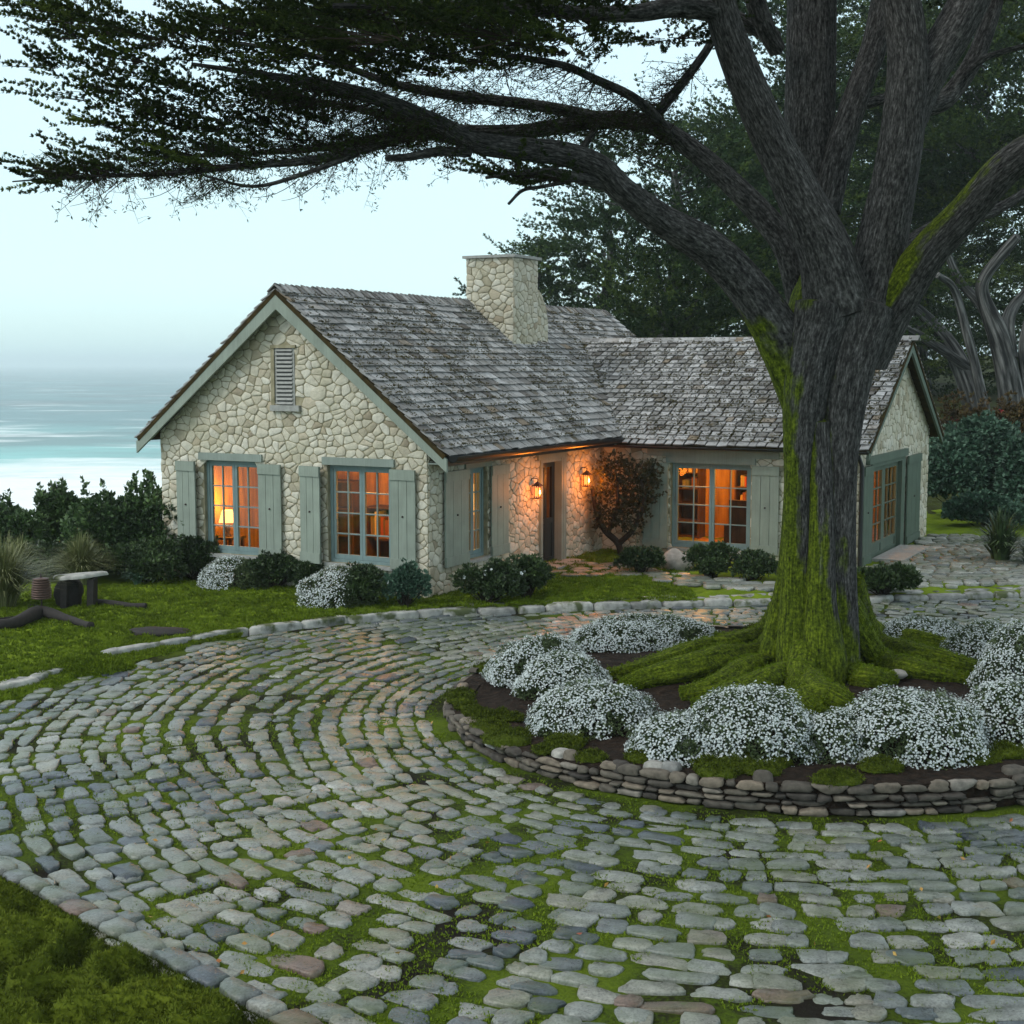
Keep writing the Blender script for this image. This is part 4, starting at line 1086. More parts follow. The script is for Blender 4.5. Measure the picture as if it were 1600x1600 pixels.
def cabinet(name, label, cat, a0, a1, s0, s1, z1, shelves, books, rseed):
    og = H((a0 + a1) / 2, s1, .12); o = thing(name, label, cat, og); rsx = np.random.default_rng(rseed)
    mb = MB(); mb.hbox(a0, a1, s1 - .03, s1, .12, z1); mb.hbox(a0, a0 + .03, s0, s1 - .03, .12, z1); mb.hbox(a1 - .03, a1, s0, s1 - .03, .12, z1); mb.hbox(a0 + .03, a1 - .03, s0, s1 - .03, z1 - .03, z1); mb.build('carcass', M['furn'], o, og)
    zs = np.linspace(.14, z1 - .03, shelves + 1)
    for k in range(shelves):
        mb = MB(); mb.hbox(a0 + .032, a1 - .032, s0 + .01, s1 - .032, zs[k], zs[k] + .025); mb.build('shelf', M['furn'], o, og)
        if books and k >= shelves - books:
            u = a0 + .05
            while u < a1 - .12:
                w = rsx.uniform(.035, .08); hh = rsx.uniform(.55, .9) * (zs[k + 1] - zs[k] - .03)
                if rsx.random() > .15:
                    mb = MB(); mb.hbox(u, u + w - .004, s0 + .03, s1 - .06, zs[k] + .026, zs[k] + .026 + hh, rsx.random()); mb.build('book', M['book'], o, og)
                u += w
cabinet('bookcase', 'tall dark bookcase full of books behind the wing window', 'bookcase', -2.75, -1.9, 9.45, 9.86, 2.05, 5, 4, 5)
cabinet('bookcase', 'dark bookcase near the wing window with books on two shelves', 'bookcase', -1.1, -.55, 9.45, 9.86, 1.9, 5, 2, 6)
cabinet('cupboard', 'open dark cupboard on the panelled wall behind the sea window', 'cupboard', 3.2, 4.0, 2.55, 2.96, 1.7, 3, 0, 7)
cabinet('sideboard', 'low dark sideboard behind the corner front window', 'sideboard', 2.1, 2.9, 2.5, 2.96, 1.25, 2, 1, 8)
table('desk', 'dark desk under the lamp behind the wing window', (-3.3, 8.3), 1.1, .6, .84, M['furn'])
table_lamp('bright table lamp on the desk behind the wing window', (-3.35, 8.3), .841, 1.5, 42)
og = H(.62, 2.62, .12); o = thing('added_lamp', 'lit standing lamp added inside to make the narrow side window glow', 'lamp', og)  # added lamp, there only to make the side window glow orange
mb = MB(); mb.lathe(og, [(.001, .002), (.14, .002), (.14, .02), (.015, .04), (.012, 1.2), (.001, 1.2)], 16); mb.build('stand', M['copper'], o, og)
mb = MB(); mb.lathe(og, [(.24, 1.1), (.17, 1.62)], 20); mb.build('lamp_shade', M['shade'], o, og)
lamp_light('added_lamp_light', H(.62, 2.5, 1.2), 40)
og = H(-2.9, 7.75, .12); o = thing('armchair', 'dark armchair with its back to the wing window', 'armchair', og)
mb = MB(); mb.hbox(-3.3, -2.5, 7.5, 8.0, .2, .5); mb.build('seat', M['furn'], o, og)
mb = MB(); mb.hbox(-3.3, -2.5, 7.38, 7.498, .2, 1.2); mb.build('backrest', M['furn'], o, og)
for k in (-3.4, -2.498): 
    mb = MB(); mb.hbox(k, k + .098, 7.4, 8.0, .2, .7); mb.build('armrest', M['furn'], o, og)
for k in (-3.2, -2.6):
    for q in (7.5, 7.9): mb = MB(); mb.hbox(k, k + .05, q, q + .05, .121, .199); mb.build('leg', M['furn'], o, og)
lamp_light('hall_light', H(2.5, 4.4, 2.1), 40)
lamp_light('room_light', H(1.9, 1.3, 2.25), 110, (1, .42, .05), .2)
lamp_light('wing_light', H(-1.6, 8.4, 2.0), 115, (1, .41, .045), .2)

# ------------------------------------------------------------------ wall lanterns by the door
def lantern(label, s, z, e):
    og = F2.pt(s, .14, z); o = thing('wall_lantern', label, 'lantern', og, 'lanterns by the entrance door')
    mb = MB(); w = .045
    for i in (-1, 1):
        for j in (-1, 1): mb.box(og + HS * i * w - HA * j * w, HS * .006, HA * .006, up * .11)
    mb.box(og - up * .115, HS * .065, HA * .065, up * .008)
    V = np.array([og + HS * i * .085 + HA * j * .085 + up * .112 for i, j in ((-1, -1), (1, -1), (1, 1), (-1, 1))] + [og + up * .20]); mb.add(V, [[0, 1, 4], [1, 2, 4], [2, 3, 4], [3, 0, 4]]); mb.add(V[:4], [[0, 1, 2, 3]])
    mb.build('cage', M['copper'], o, og)
    mb = MB(); mb.tube([og + up * .19, og + up * .24, og + HA * .12 + up * .24, og + HA * .14 + up * .1], [.009] * 4, 8, sub=4); mb.build('bracket', M['iron'], o, og)
    mb = MB(); mb.box(og, HS * .036, HA * .036, up * .075); mb.build('lamp_glass', M['flame'], o, og)
    mb = MB(); mb.tube([og - up * .03 - HA * .05, og + up * .03 - HA * .05], [.016, .012], 8); mb.build('bulb', M['bulb'], o, og)
    lamp_light('lantern_light', og - HA * .22 + up * .0, e, (1, .25, .02), .16)
lantern('lit copper wall lantern between the side window and the door', 3.62, 1.56, 24)
lantern('lit copper wall lantern between the door and the climbing shrub', 5.75, 1.62, 27)
# ------------------------------------------------------------------ THE BIG CYPRESS
TB = np.array([3.62, 16.45, .30])
def path(pts):     # (px, py, half width px, Y)
    return np.array([P(x, y, Y) for x, y, w, Y in pts]), np.array([w * Y / F for x, y, w, Y in pts])
tree = thing('cypress_tree', 'big old cypress with mossy flared roots standing in the flower bed', 'tree', TB)
mb = MB()
p, r = path([(1280, 1085, 60, 16.45), (1279, 1010, 58, 16.45), (1279, 940, 58, 16.45), (1281, 860, 54, 16.45), (1284, 760, 53, 16.45), (1286, 680, 55, 16.45), (1288, 600, 62, 16.45), (1298, 530, 74, 16.45), (1308, 460, 66, 16.45), (1310, 400, 46, 16.45)])
mb.tube(p, r, 72, lump=.17, ls=2.6, seed=3, sub=5)
# fused stems running up the bole
for pts, rnd in (
    ([(1250, 1090, 34, 16.1), (1246, 1020, 34, 16.05), (1248, 900, 27, 16.05), (1252, 740, 26, 16.05), (1264, 600, 38, 16.05), (1290, 480, 46, 16.1)], [.7, .65, .55, .45, .38]),
    ([(1314, 1075, 34, 16.1), (1310, 1010, 32, 16.05), (1308, 860, 29, 16.03), (1312, 720, 29, 16.03), (1324, 590, 38, 16.05), (1350, 480, 46, 16.15)], [.5, .45, .4, .36, .34]),
    ([(1288, 1110, 40, 15.95), (1285, 1030, 38, 15.85), (1282, 940, 26, 15.86), (1284, 800, 22, 15.92), (1280, 660, 20, 15.98)], [.75, .6, .5, .42]),
    ([(1210, 1080, 34, 16.5), (1218, 1000, 28, 16.5), (1232, 900, 18, 16.5), (1238, 760, 13, 16.5), (1238, 620, 16, 16.5), (1240, 520, 24, 16.5)], [.95, .85, .72, .58, .45])):
    p, r = path(pts); mb.tube(p, r, 32, rnd=rnd, lump=.14, ls=2.2, seed=int(pts[0][0]), sub=5)
trunk = mb.build('trunk', M['bark'], tree, TB)
limbs = [   # main limbs, then their forks
    ([(1262, 640, 40, 16.3), (1222, 535, 40, 16.25), (1172, 455, 34, 16.1), (1112, 392, 31, 15.9), (1035, 345, 25, 15.7), (975, 300, 22, 15.5), (935, 262, 22, 15.4), (880, 241, 21, 15.3), (800, 232, 20, 15.1), (740, 222, 19, 15.0), (680, 193, 16, 14.9), (600, 158, 13, 14.8), (520, 135, 10, 14.7), (420, 118, 6, 14.6), (300, 100, 3, 14.5)], [.95, .85, .62, .50, .42, .38, .36, .36, .36, .36]),
    ([(745, 226, 14, 15.0), (690, 212, 10, 15.0), (640, 214, 9, 15.0), (560, 236, 8, 14.9), (480, 250, 7, 14.8), (380, 258, 5.5, 14.7), (260, 272, 4, 14.6), (130, 278, 2.5, 14.5), (30, 284, 1.2, 14.4)], .4),
    ([(735, 238, 9, 14.95), (690, 240, 8, 14.8), (640, 246, 7, 14.7), (605, 246, 6, 14.6)], .4),
    ([(700, 200, 8, 14.9), (620, 208, 6, 15.2), (500, 230, 5, 15.5), (380, 238, 4, 15.7), (240, 245, 2, 15.9)], .4),
    ([(560, 240, 5, 14.9), (480, 270, 4, 14.6), (400, 286, 3, 14.4), (320, 280, 2, 14.2)], .4),
    ([(1268, 520, 30, 16.9), (1234, 395, 24, 17.0), (1190, 335, 22, 17.1), (1130, 275, 19, 17.2), (1065, 222, 17, 17.3), (1005, 192, 16, 17.4), (930, 188, 15, 17.5), (860, 200, 13, 17.5), (800, 206, 12, 17.5), (680, 200, 9, 17.4), (560, 170, 6, 17.3), (430, 150, 4, 17.2)], .36),
    ([(960, 190, 11, 17.4), (880, 175, 10, 17.2), (800, 160, 9, 17.0), (720, 148, 9, 16.8), (620, 130, 7, 16.6), (480, 90, 5, 16.4), (340, 60, 3, 16.2)], .3),
    ([(1010, 195, 9, 17.4), (1050, 150, 8, 17.3), (1095, 90, 7, 17.2), (1130, 40, 6, 17.1)], .3),
    ([(1060, 222, 8, 17.3), (1000, 160, 8, 17.0), (930, 125, 7, 16.6), (870, 100, 6, 16.3), (760, 80, 5, 16.0)], .3),
    ([(940, 185, 6, 17.4), (900, 240, 6, 17.1), (860, 262, 4, 17.0)], .3),
    ([(960, 290, 13, 15.5), (900, 278, 9, 15.3), (860, 270, 7, 15.1), (810, 268, 4, 15.0), (760, 275, 2.5, 14.9)], .5),
    ([(905, 280, 4, 15.3), (850, 290, 3.5, 15.2), (815, 300, 3, 15.1), (800, 318, 2.5, 15.0)], .4),
    ([(1310, 480, 60, 16.2), (1288, 390, 46, 16.05), (1240, 290, 36, 15.95), (1192, 190, 31, 15.85), (1150, 90, 28, 15.75), (1122, 0, 26, 15.7), (1100, -110, 24, 15.6)], .34),
    ([(1285, 470, 48, 17.0), (1268, 360, 44, 17.2), (1264, 240, 42, 17.4), (1266, 110, 40, 17.5), (1268, -20, 39, 17.6), (1268, -140, 36, 17.6)], .34),
    ([(1290, 330, 25, 17.0), (1312, 230, 23, 17.1), (1345, 130, 21, 17.3), (1372, 50, 22, 17.5), (1390, -60, 20, 17.6)], .32),
    ([(1345, 520, 58, 16.4), (1372, 400, 43, 16.3), (1398, 280, 37, 16.25), (1414, 180, 35, 16.2), (1420, 80, 33, 16.2), (1404, -20, 31, 16.2), (1390, -120, 28, 16.2)], .34),
    ([(1418, 190, 30, 16.25), (1445, 120, 33, 16.3), (1490, 45, 34, 16.4), (1535, -40, 32, 16.5), (1570, -120, 30, 16.5)], .34),
    ([(1350, 560, 44, 16.4), (1400, 470, 38, 16.2), (1450, 395, 32, 15.9), (1510, 330, 29, 15.6), (1570, 262, 29, 15.3), (1640, 215, 26, 15.0), (1740, 170, 22, 14.7)], [.8, .82, .74, .66, .62, .6]),
    ([(1405, 400, 14, 16.6), (1440, 372, 13, 16.8), (1490, 350, 12, 17.0), (1550, 330, 9, 17.2), (1620, 290, 7, 17.4)], .36),
    ([(1430, 170, 17, 16.8), (1480, 150, 16, 17.0), (1520, 95, 15, 17.2), (1548, 20, 14, 17.4), (1570, -60, 12, 17.5)], .34),
    ([(1490, 140, 7, 17.0), (1530, 95, 6, 17.0), (1565, 80, 5, 17.0), (1600, 72, 4, 17.0)], .32),
    ([(1340, 165, 10, 17.2), (1380, 150, 8, 17.4), (1405, 130, 7, 17.6)], .32),
    ([(1215, 80, 14, 17.2), (1190, 20, 16, 17.0), (1160, -60, 15, 16.8)], .32),
    ([(1215, 60, 12, 17.4), (1150, 20, 14, 17.3), (1060, -10, 14, 17.1), (940, -30, 12, 16.8)], .32),
    ([(1130, 20, 18, 15.7), (1060, 10, 17, 15.5), (980, 25, 14, 15.2), (860, 20, 10, 14.8), (700, 15, 7, 14.4), (520, 10, 4, 14.0)], .32),
]
for k, (pts, rnd) in enumerate(limbs):
    mb = MB(); p, r = path(pts); r = r * .92; big = pts[0][2] > 20
    if not big:
        jit = np.random.default_rng(k).normal(0, .02, p.shape); jit[0] = 0; p = p + jit
    mb.tube(p, r, 36 if big else 14, rnd=rnd, lump=.12, ls=2.0, seed=k * 7 + 1, sub=5)
    mb.build('limb', M['bark'], tree, TB)
# roots
def root(pts, seed):
    r = np.array([w * (.80 if q < 2 and pts[0][2] > 20 else 1) for q, (x, y, w) in enumerate(pts)]) * 16.4 / F * 1.16; b_ = pts[0][2] > 20
    p = np.array([G(x, y, .36 + .62 * q) for (x, y, w), q in zip(pts, r)])
    if b_: p[0] = P(pts[0][0], pts[0][1], 16.2 + .35 * (abs(pts[0][0] - 1280) > 30))
    sz = soil_z(p[:, 0], p[:, 1]); k0 = 1 if b_ else 0
    p[k0:, 2] = sz[k0:] + r[k0:] * .62
    w_ = np.random.default_rng(seed).normal(0, .03, (len(p), 2)); p[2:, :2] += w_[2:]
    m_ = MB(); m_.tube(p, r, 24, rnd=.95, lump=.42, ls=1.4, seed=seed, sub=7)
    # moss shoots over the root
    V = np.concatenate(m_.V); Vc = V[np.random.default_rng(seed).integers(0, len(V), 2600)]
    k = Vc[:, 2] > sz.mean() - .02
    d = unit(Vc[k] - (p.mean(0) - [0, 0, .3])); leaves(m_, Vc[k] + rng.normal(0, .01, (k.sum(), 3)), d, 3, .028, .004, .8, rnd=np.clip(.35 + .3 * rng.random(k.sum()), 0, 1), mi=1)
    m_.build('root', [M['bark'], M['lawn_blade']], tree, TB)
for k, pts in enumerate((
    [(1240, 905, 26), (1206, 972, 25), (1150, 1000, 23), (1090, 1012, 21), (1025, 1028, 17), (958, 1036, 9)],
    [(1236, 940, 24), (1192, 1008, 22), (1128, 1026, 20), (1066, 1042, 19), (1004, 1050, 13), (975, 1058, 8)],
    [(1246, 935, 24), (1218, 1020, 22), (1164, 1046, 20), (1112, 1068, 19), (1058, 1074, 11)],
    [(1262, 930, 24), (1242, 1034, 22), (1200, 1066, 20), (1146, 1082, 17), (1094, 1094, 9)],
    [(1276, 920, 25), (1268, 1040, 24), (1280, 1078, 26), (1306, 1092, 22), (1326, 1104, 10)],
    [(1262, 980, 22), (1246, 1066, 21), (1258, 1094, 19), (1290, 1112, 11)],
    [(1322, 905, 26), (1362, 990, 25), (1412, 1010, 23), (1466, 1026, 20), (1528, 1032, 10)],
    [(1318, 950, 24), (1372, 1024, 20), (1432, 1038, 17), (1505, 1052, 8)],
    [(1300, 980, 23), (1330, 1044, 20), (1360, 1056, 16), (1392, 1054, 9)],
    [(1306, 930, 26), (1372, 980, 22), (1440, 990, 17), (1500, 1000, 9)],
    [(1246, 925, 26), (1190, 980, 20), (1120, 988, 12)])):
    root(pts, 300 + k)
# crown: flat shelves of fine foliage on the long limbs
def shelf(mb, c, rx, ry, rz, n, rs, lead=(0, 0, 0), ln=.042, wd=.0062, per=16, mi=0, droop=.0, tone=.5, twig=None, fl=.8, m=22, fat=.085):
    """a flat shelf of foliage: n finger-like sprays, each a short shoot thick with scale leaves"""
    a = rs.random(n) * 2 * np.pi; k = rs.random(n) ** .6; lead = np.asarray(lead, float)
    x = np.cos(a) * k * rx; y = np.sin(a) * k * ry
    clump = fbm(np.stack([x + c[0], y + c[1]], -1), 1.1 / max(rx, .3), 9, 2)
    z = rz * ((clump - .5) * 2.6 + (rs.random(n) - .5) * 1.5) * (1.1 - .6 * k) - droop * k ** 2
    A = np.stack([x, y, z], -1) + c
    D = unit(np.stack([np.cos(a) * k, np.sin(a) * k, .10 + .22 * rs.random(n)], -1) + lead + rs.normal(0, .30, (n, 3)) * [1, 1, .45])
    L = fl * rs.uniform(.35, 1.2, n); tn = np.clip(tone + (clump - .5) * .9 + rs.normal(0, .16, n), 0, 1)
    t = np.linspace(0, 1, m)
    Q = A[:, None] + D[:, None] * (L[:, None] * t)[..., None] + np.array([0, 0, 1.0]) * (.22 * L[:, None] * t ** 2 * rs.uniform(-.3, 1, (n, 1)))[..., None]
    sd_ = unit(np.cross(D, [0, 0, 1.0])); off = rs.normal(0, 1, (n, m)) * (fat * L[:, None] * (1.05 - t) ** .8); Q = Q + sd_[:, None] * off[..., None]
    Q[..., 2] += np.abs(rs.normal(0, 1, (n, m))) * (fat * .7 * L[:, None] * (1.05 - t)); Q = Q.reshape(-1, 3); DD = np.repeat(D, m, 0) + np.repeat(sd_, m, 0) * np.sign(off).reshape(-1, 1) * .5
    leaves(mb, Q, unit(DD), per, ln, wd, .38, rnd=np.repeat(tn, m), mi=mi, rs=rs, up=.15)
    if twig is not None: sticks(twig, c + (A - c) * .3, A + D * L[:, None] * .5, .006, .003)
def sticks(mb, A, B, r0, r1, rnd=.4, mi=0):
    d = unit(B - A); s1 = unit(np.cross(d, np.array([.3, .2, .9]))); s2 = np.cross(d, s1); V = []
    for E, r in ((A, r0), (B, r1)):
        for t in (0, 2.094, 4.189): V.append(E + (s1 * math.cos(t) + s2 * math.sin(t)) * (r if np.isscalar(r) else np.asarray(r)[:, None]))
    V = np.stack(V, 1); q = np.arange(len(A))[:, None] * 6
    mb.add(V.reshape(-1, 3), np.concatenate([q + np.array([[i, (i + 1) % 3, 3 + (i + 1) % 3, 3 + i]]) for i in range(3)]), rnd, mi)
rs = np.random.default_rng(23)
shelves = [  # px, py, half width, half height, depth
    (35, 22, 40, 5, 14.6), (70, 38, 55, 9, 14.2), (112, 52, 50, 9, 14.8), (60, 60, 35, 6, 15.0),
    (195, 62, 65, 12, 14.2), (250, 70, 85, 15, 14.9), (330, 52, 90, 18, 14.3), (400, 35, 105, 20, 15.2), (480, 30, 130, 24, 14.4), (420, 78, 130, 17, 14.9), (560, 25, 150, 24, 15.4), (540, 76, 140, 19, 14.2), (660, 30, 150, 24, 14.5), (680, 76, 140, 17, 15.4), (780, 30, 140, 24, 15.6), (800, 70, 120, 13, 14.6), (880, 40, 110, 20, 15.0), (950, 20, 100, 16, 15.8), (560, -10, 180, 18, 14.8), (760, -10, 200, 18, 14.8),
    (330, 96, 80, 8, 15.0), (460, 106, 95, 9, 14.5), (580, 106, 95, 9, 15.3), (650, 116, 70, 7, 14.7), (740, 100, 90, 9, 15.0), (860, 82, 90, 9, 15.8),
    (30, 106, 38, 3, 14.5), (90, 110, 48, 5, 14.7), (165, 100, 55, 7, 14.3),
    (80, 158, 38, 4, 14.5), (140, 148, 48, 6, 14.7), (215, 136, 55, 7, 14.9),
    (135, 202, 33, 6, 14.6), (182, 182, 48, 8, 14.7), (250, 166, 65, 9, 14.4), (330, 160, 75, 9, 14.8), (420, 150, 75, 9, 14.5), (300, 190, 55, 6, 15.0), (520, 145, 80, 8, 15.1),
    (220, 216, 55, 6, 14.8), (290, 206, 65, 8, 15.1), (370, 200, 55, 6, 15.2), (450, 195, 60, 6, 15.4),
    (25, 288, 28, 4, 14.4), (70, 278, 48, 5, 14.5), (130, 266, 58, 7, 14.6), (190, 256, 58, 7, 14.7), (250, 242, 65, 6, 14.9), (320, 236, 55, 5, 15.2), (300, 262, 55, 4, 14.5), (400, 220, 55, 5, 15.3),
    (560, 60, 130, 16, 13.5), (760, 60, 120, 13, 13.6), (800, 282, 46, 9, 15.0), (760, 274, 26, 5, 15.0), (850, 282, 40, 6, 15.2), (1050, 60, 60, 9, 16.6), (1080, 20, 60, 12, 16.4),
    (1545, -6, 60, 12, 17.0), (1640, 60, 40, 20, 16.5), (1230, -40, 200, 20, 17.0), (1450, -60, 180, 20, 17.0), (1000, -40, 180, 20, 15.5)]
tw = MB()
for k, (x, y, hw, hh, Y) in enumerate(shelves):
    c = P(x + (62 if x < 620 else 30 if x < 900 else 0), y, Y); rx = hw * Y / F; rz = hh * Y / F; mb = MB()
    shelf(mb, c, rx, rx * rs.uniform(.7, 1.1), rz * .8, int((21 if y > 90 else 34) * rx ** 1.2) + 4, rs, lead=(-.95, -.1, .05) if x < 900 else (0, 0, 0), tone=.42 + .12 * rs.normal(), twig=tw)
    mb.build('crown', M['cypress'], tree, TB)
# the top of the crown, above the picture, which shades the drive
mb = MB()
for k in range(60):
    x, y = rs.uniform(-7.5, 12), rs.uniform(5.5, 25)
    c = np.array([x, y, EYE + .2464 * y + rs.uniform(1.0, 4.2)]); rx = rs.uniform(1.3, 2.3); o_ = unit(np.array([x - TB[0], y - TB[1], 0]))
    shelf(mb, c, rx, rx, .3, int(9 * rx ** 1.5), rs, lead=o_ * .6, ln=.19, wd=.035, per=6, tone=.45, fl=1.6, m=12, fat=.12)
mb.build('crown', M['cypress'], tree, TB)
# twiggy, half bare shoots under the shelves
def shoots(mb, pts, n, rs, ln=.5, dirs=(-.7, 0, -.05), sc=1):
    p = np.array([P(*q) for q in pts]); p, _ = spline(p, np.ones(len(p)), 8)
    i = rs.integers(0, len(p), n); A = p[i] + rs.normal(0, .03, (n, 3))
    d = unit(np.asarray(dirs) + rs.normal(0, .45, (n, 3)) * np.array([1, 1, .6])); L = ln * rs.uniform(.4, 1.3, n)
    B = A + d * L[:, None] * .5; C = B + unit(d + rs.normal(0, .3, (n, 3)) + [0, 0, .1]) * L[:, None] * .5
    sticks(mb, A, B, .007 * sc, .004 * sc); sticks(mb, B, C, .004 * sc, .002 * sc)
    for a, b in ((A, B), (B, C)):
        m = 5; t = rs.random((n, m, 1)); Q = (a[:, None] * (1 - t) + b[:, None] * t).reshape(-1, 3); e = unit(np.repeat(b - a, m, 0) + rs.normal(0, .6, (n * m, 3)))
        E = Q + e * .09 * rs.uniform(.4, 1.3, (n * m, 1)); sticks(mb, Q, E, .003 * sc, .0018 * sc)
        leaves(mb, E, e, 3, .045, .006, .7, mi=1, rs=rs, rnd=np.full(len(E), .3))
shoots(tw, [(1000, 190, 17.4), (800, 205, 17.5), (560, 170, 17.3), (430, 150, 17.2)], 170, rs, .7)
shoots(tw, [(960, 190, 17.4), (800, 160, 17.0), (620, 130, 16.6)], 150, rs, .75, (-.8, 0, -.1))
shoots(tw, [(1060, 222, 17.3), (930, 125, 16.6), (760, 80, 16.0)], 110, rs, .7, (-.7, 0, -.25))
shoots(tw, [(1010, 195, 17.4), (1050, 150, 17.3), (1095, 90, 17.2)], 60, rs, .6, (-.7, 0, -.3))
shoots(tw, [(740, 222, 15.0), (600, 158, 14.8), (420, 118, 14.6)], 170, rs, .6, (-.8, 0, -.25))
shoots(tw, [(690, 212, 15.0), (480, 250, 14.8), (260, 272, 14.6), (100, 280, 14.5)], 190, rs, .5, (-.8, 0, .15))
shoots(tw, [(700, 200, 14.9), (500, 230, 15.5), (240, 245, 15.9)], 170, rs, .5, (-.8, 0, .1))
shoots(tw, [(560, 240, 14.9), (400, 286, 14.4), (320, 280, 14.2)], 36, rs, .35, (-.6, 0, -.35), .7)
shoots(tw, [(640, 246, 14.7), (520, 262, 14.8), (300, 285, 14.5), (150, 290, 14.5)], 30, rs, .4, (-.25, 0, -.8), .6)
shoots(tw, [(900, 280, 15.3), (800, 275, 15.0)], 26, rs, .4, (-.7, 0, .1))
shoots(tw, [(1200, -40, 17), (1000, -20, 16.5), (800, -10, 15)], 40, rs, .5, (-.7, 0, -.4))
# long dry withies that hang under the limb
for k in range(9):
    a = P(rng.uniform(140, 520), rng.uniform(275, 286), 14.5); n_ = 7
    t = np.linspace(0, 1, n_)[:, None]; b = a + np.array([-rng.uniform(.15, .5), 0, -rng.uniform(.1, .32)]); pp = a * (1 - t) + b * t; pp[:, 2] -= np.sin(t[:, 0] * 3.1) * .05
    tw.tube(pp, np.linspace(.005, .002, n_), 5, rnd=.4)
tw.build('twigs', [M['twig'], M['cypress']], tree, TB)

# ------------------------------------------------------------------ trees beyond the cottage
def far_tree(label, px, Y, z0, z1, rad, n, seed, trunks, tone=.45, tilt=0):
    rs = np.random.default_rng(seed); x0 = P(px, 600, Y)[0]; gz_ = float(terrain_z(np.array(x0), np.array(Y))); og = np.array([x0, Y, gz_ - .2])
    o = thing('cypress_tree', label, 'tree', og, 'cypresses beyond the cottage')
    for pts in trunks:
        m = MB(); p, r = path(pts); m.tube(p, r * .82, 24, lump=.34, ls=1.8, seed=seed + int(pts[0][0]), sub=5); m.build('trunk', M['farbark'], o, og)
    if not trunks:
        m = MB(); zz = np.linspace(gz_ - .3, z1 * .9, 8); m.tube(np.stack([x0 + np.sin(zz) * .2, Y + zz * 0, zz], -1), np.linspace(.45, .1, 8), 14, lump=.14, sub=3); m.build('trunk', M['farbark'], o, og)
    m = MB(); t2 = MB()
    n = int(n * .72)
    for k in range(n):
        h = z0 + (z1 - z0) * (k + rs.random()) / n; f = (h - z0) / max(z1 - z0, .1)
        R_ = rad * (1 - .55 * f ** 2) * (.75 + .25 * min(1, f * 5)); a = rs.random() * 2 * np.pi; q = rs.uniform(.15, .85)
        c = np.array([x0 + math.cos(a) * R_ * q + tilt * f, Y + math.sin(a) * R_ * q * .8, h])
        rx = rs.uniform(.30, .5) * R_ * (1.3 - .3 * q)
        shelf(m, c, rx, rx * .9, rs.uniform(.12, .22), int(15 * rx ** 1.5) + 10, rs, lead=(math.cos(a) * .6, math.sin(a) * .6, .05), ln=.13, wd=.017, per=9, droop=.35, tone=tone + rs.normal(0, .2), fl=min(1.7, .42 * rad), m=13, fat=.10)
        sticks(t2, np.array([[x0 + tilt * f * .8, Y, h - .5]]), c[None], .06, .02)
    t2.build('branches', M['farbark'], o, og); m.build('crown', M['cypress_far'], o, og)
    return o
far_tree('dark layered cypress rising right behind the wing roof', 1050, 43, 2.5, 10.6, 4.2, 62, 1, [], .40)
far_tree('small cypress with its top just left of the chimney', 835, 49, 2.5, 7.7, 2.4, 26, 2, [], .36)
far_tree('low wide cypress between the chimney and the wing ridge tree', 945, 52, 3.0, 9.6, 3.4, 36, 3, [], .40)
far_tree('tall cypress seen through the forks of the big tree', 1230, 50, 4.0, 17.0, 5.0, 74, 4, [], .45)
far_tree('pale hazy cypress at the top between the forked limbs', 1370, 74, 6, 24, 7.5, 60, 5, [], .62)
far_tree('cypress with several twisted bare grey stems behind the red hedge', 1530, 50, 9.2, 17.0, 5.6, 66, 6, [
    [(1590, 700, 26, 48), (1578, 600, 22, 48), (1562, 530, 20, 48), (1538, 470, 13, 47.8), (1536, 440, 11, 47.6), (1560, 405, 10, 47.4), (1590, 370, 9, 47)],
    [(1578, 560, 14, 48), (1575, 500, 12, 48.3), (1600, 460, 9, 48.6), (1640, 430, 8, 49)],
    [(1548, 690, 10, 47), (1530, 600, 9, 47), (1508, 510, 8, 46.8), (1490, 450, 7, 46.5), (1465, 430, 6, 46)],
    [(1530, 690, 22, 49), (1515, 610, 18, 49), (1485, 540, 14, 49.3), (1440, 490, 10, 49.6), (1400, 460, 8, 50)],
    [(1520, 580, 9, 49), (1470, 545, 9, 48.6), (1420, 515, 8, 48), (1370, 490, 7, 47.5)],
    [(1565, 545, 10, 48.4), (1535, 480, 9, 48.8), (1500, 440, 8, 49.2), (1480, 395, 7, 49.5)],
    [(1620, 690, 12, 48), (1606, 600, 10, 48), (1600, 540, 9, 48), (1612, 480, 8, 48)]], .48)
far_tree('far cypress standing at the edge beside the grey stemmed one', 1660, 58, 4.0, 18, 5.5, 52, 7, [], .50)
far_tree('broad dim cypress filling the gap behind the grey stems', 1440, 68, 2.0, 17, 6.5, 66, 8, [], .40)
far_tree('farthest cypress low behind the wing gable', 1180, 66, 1.5, 14, 6.0, 50, 9, [], .40)

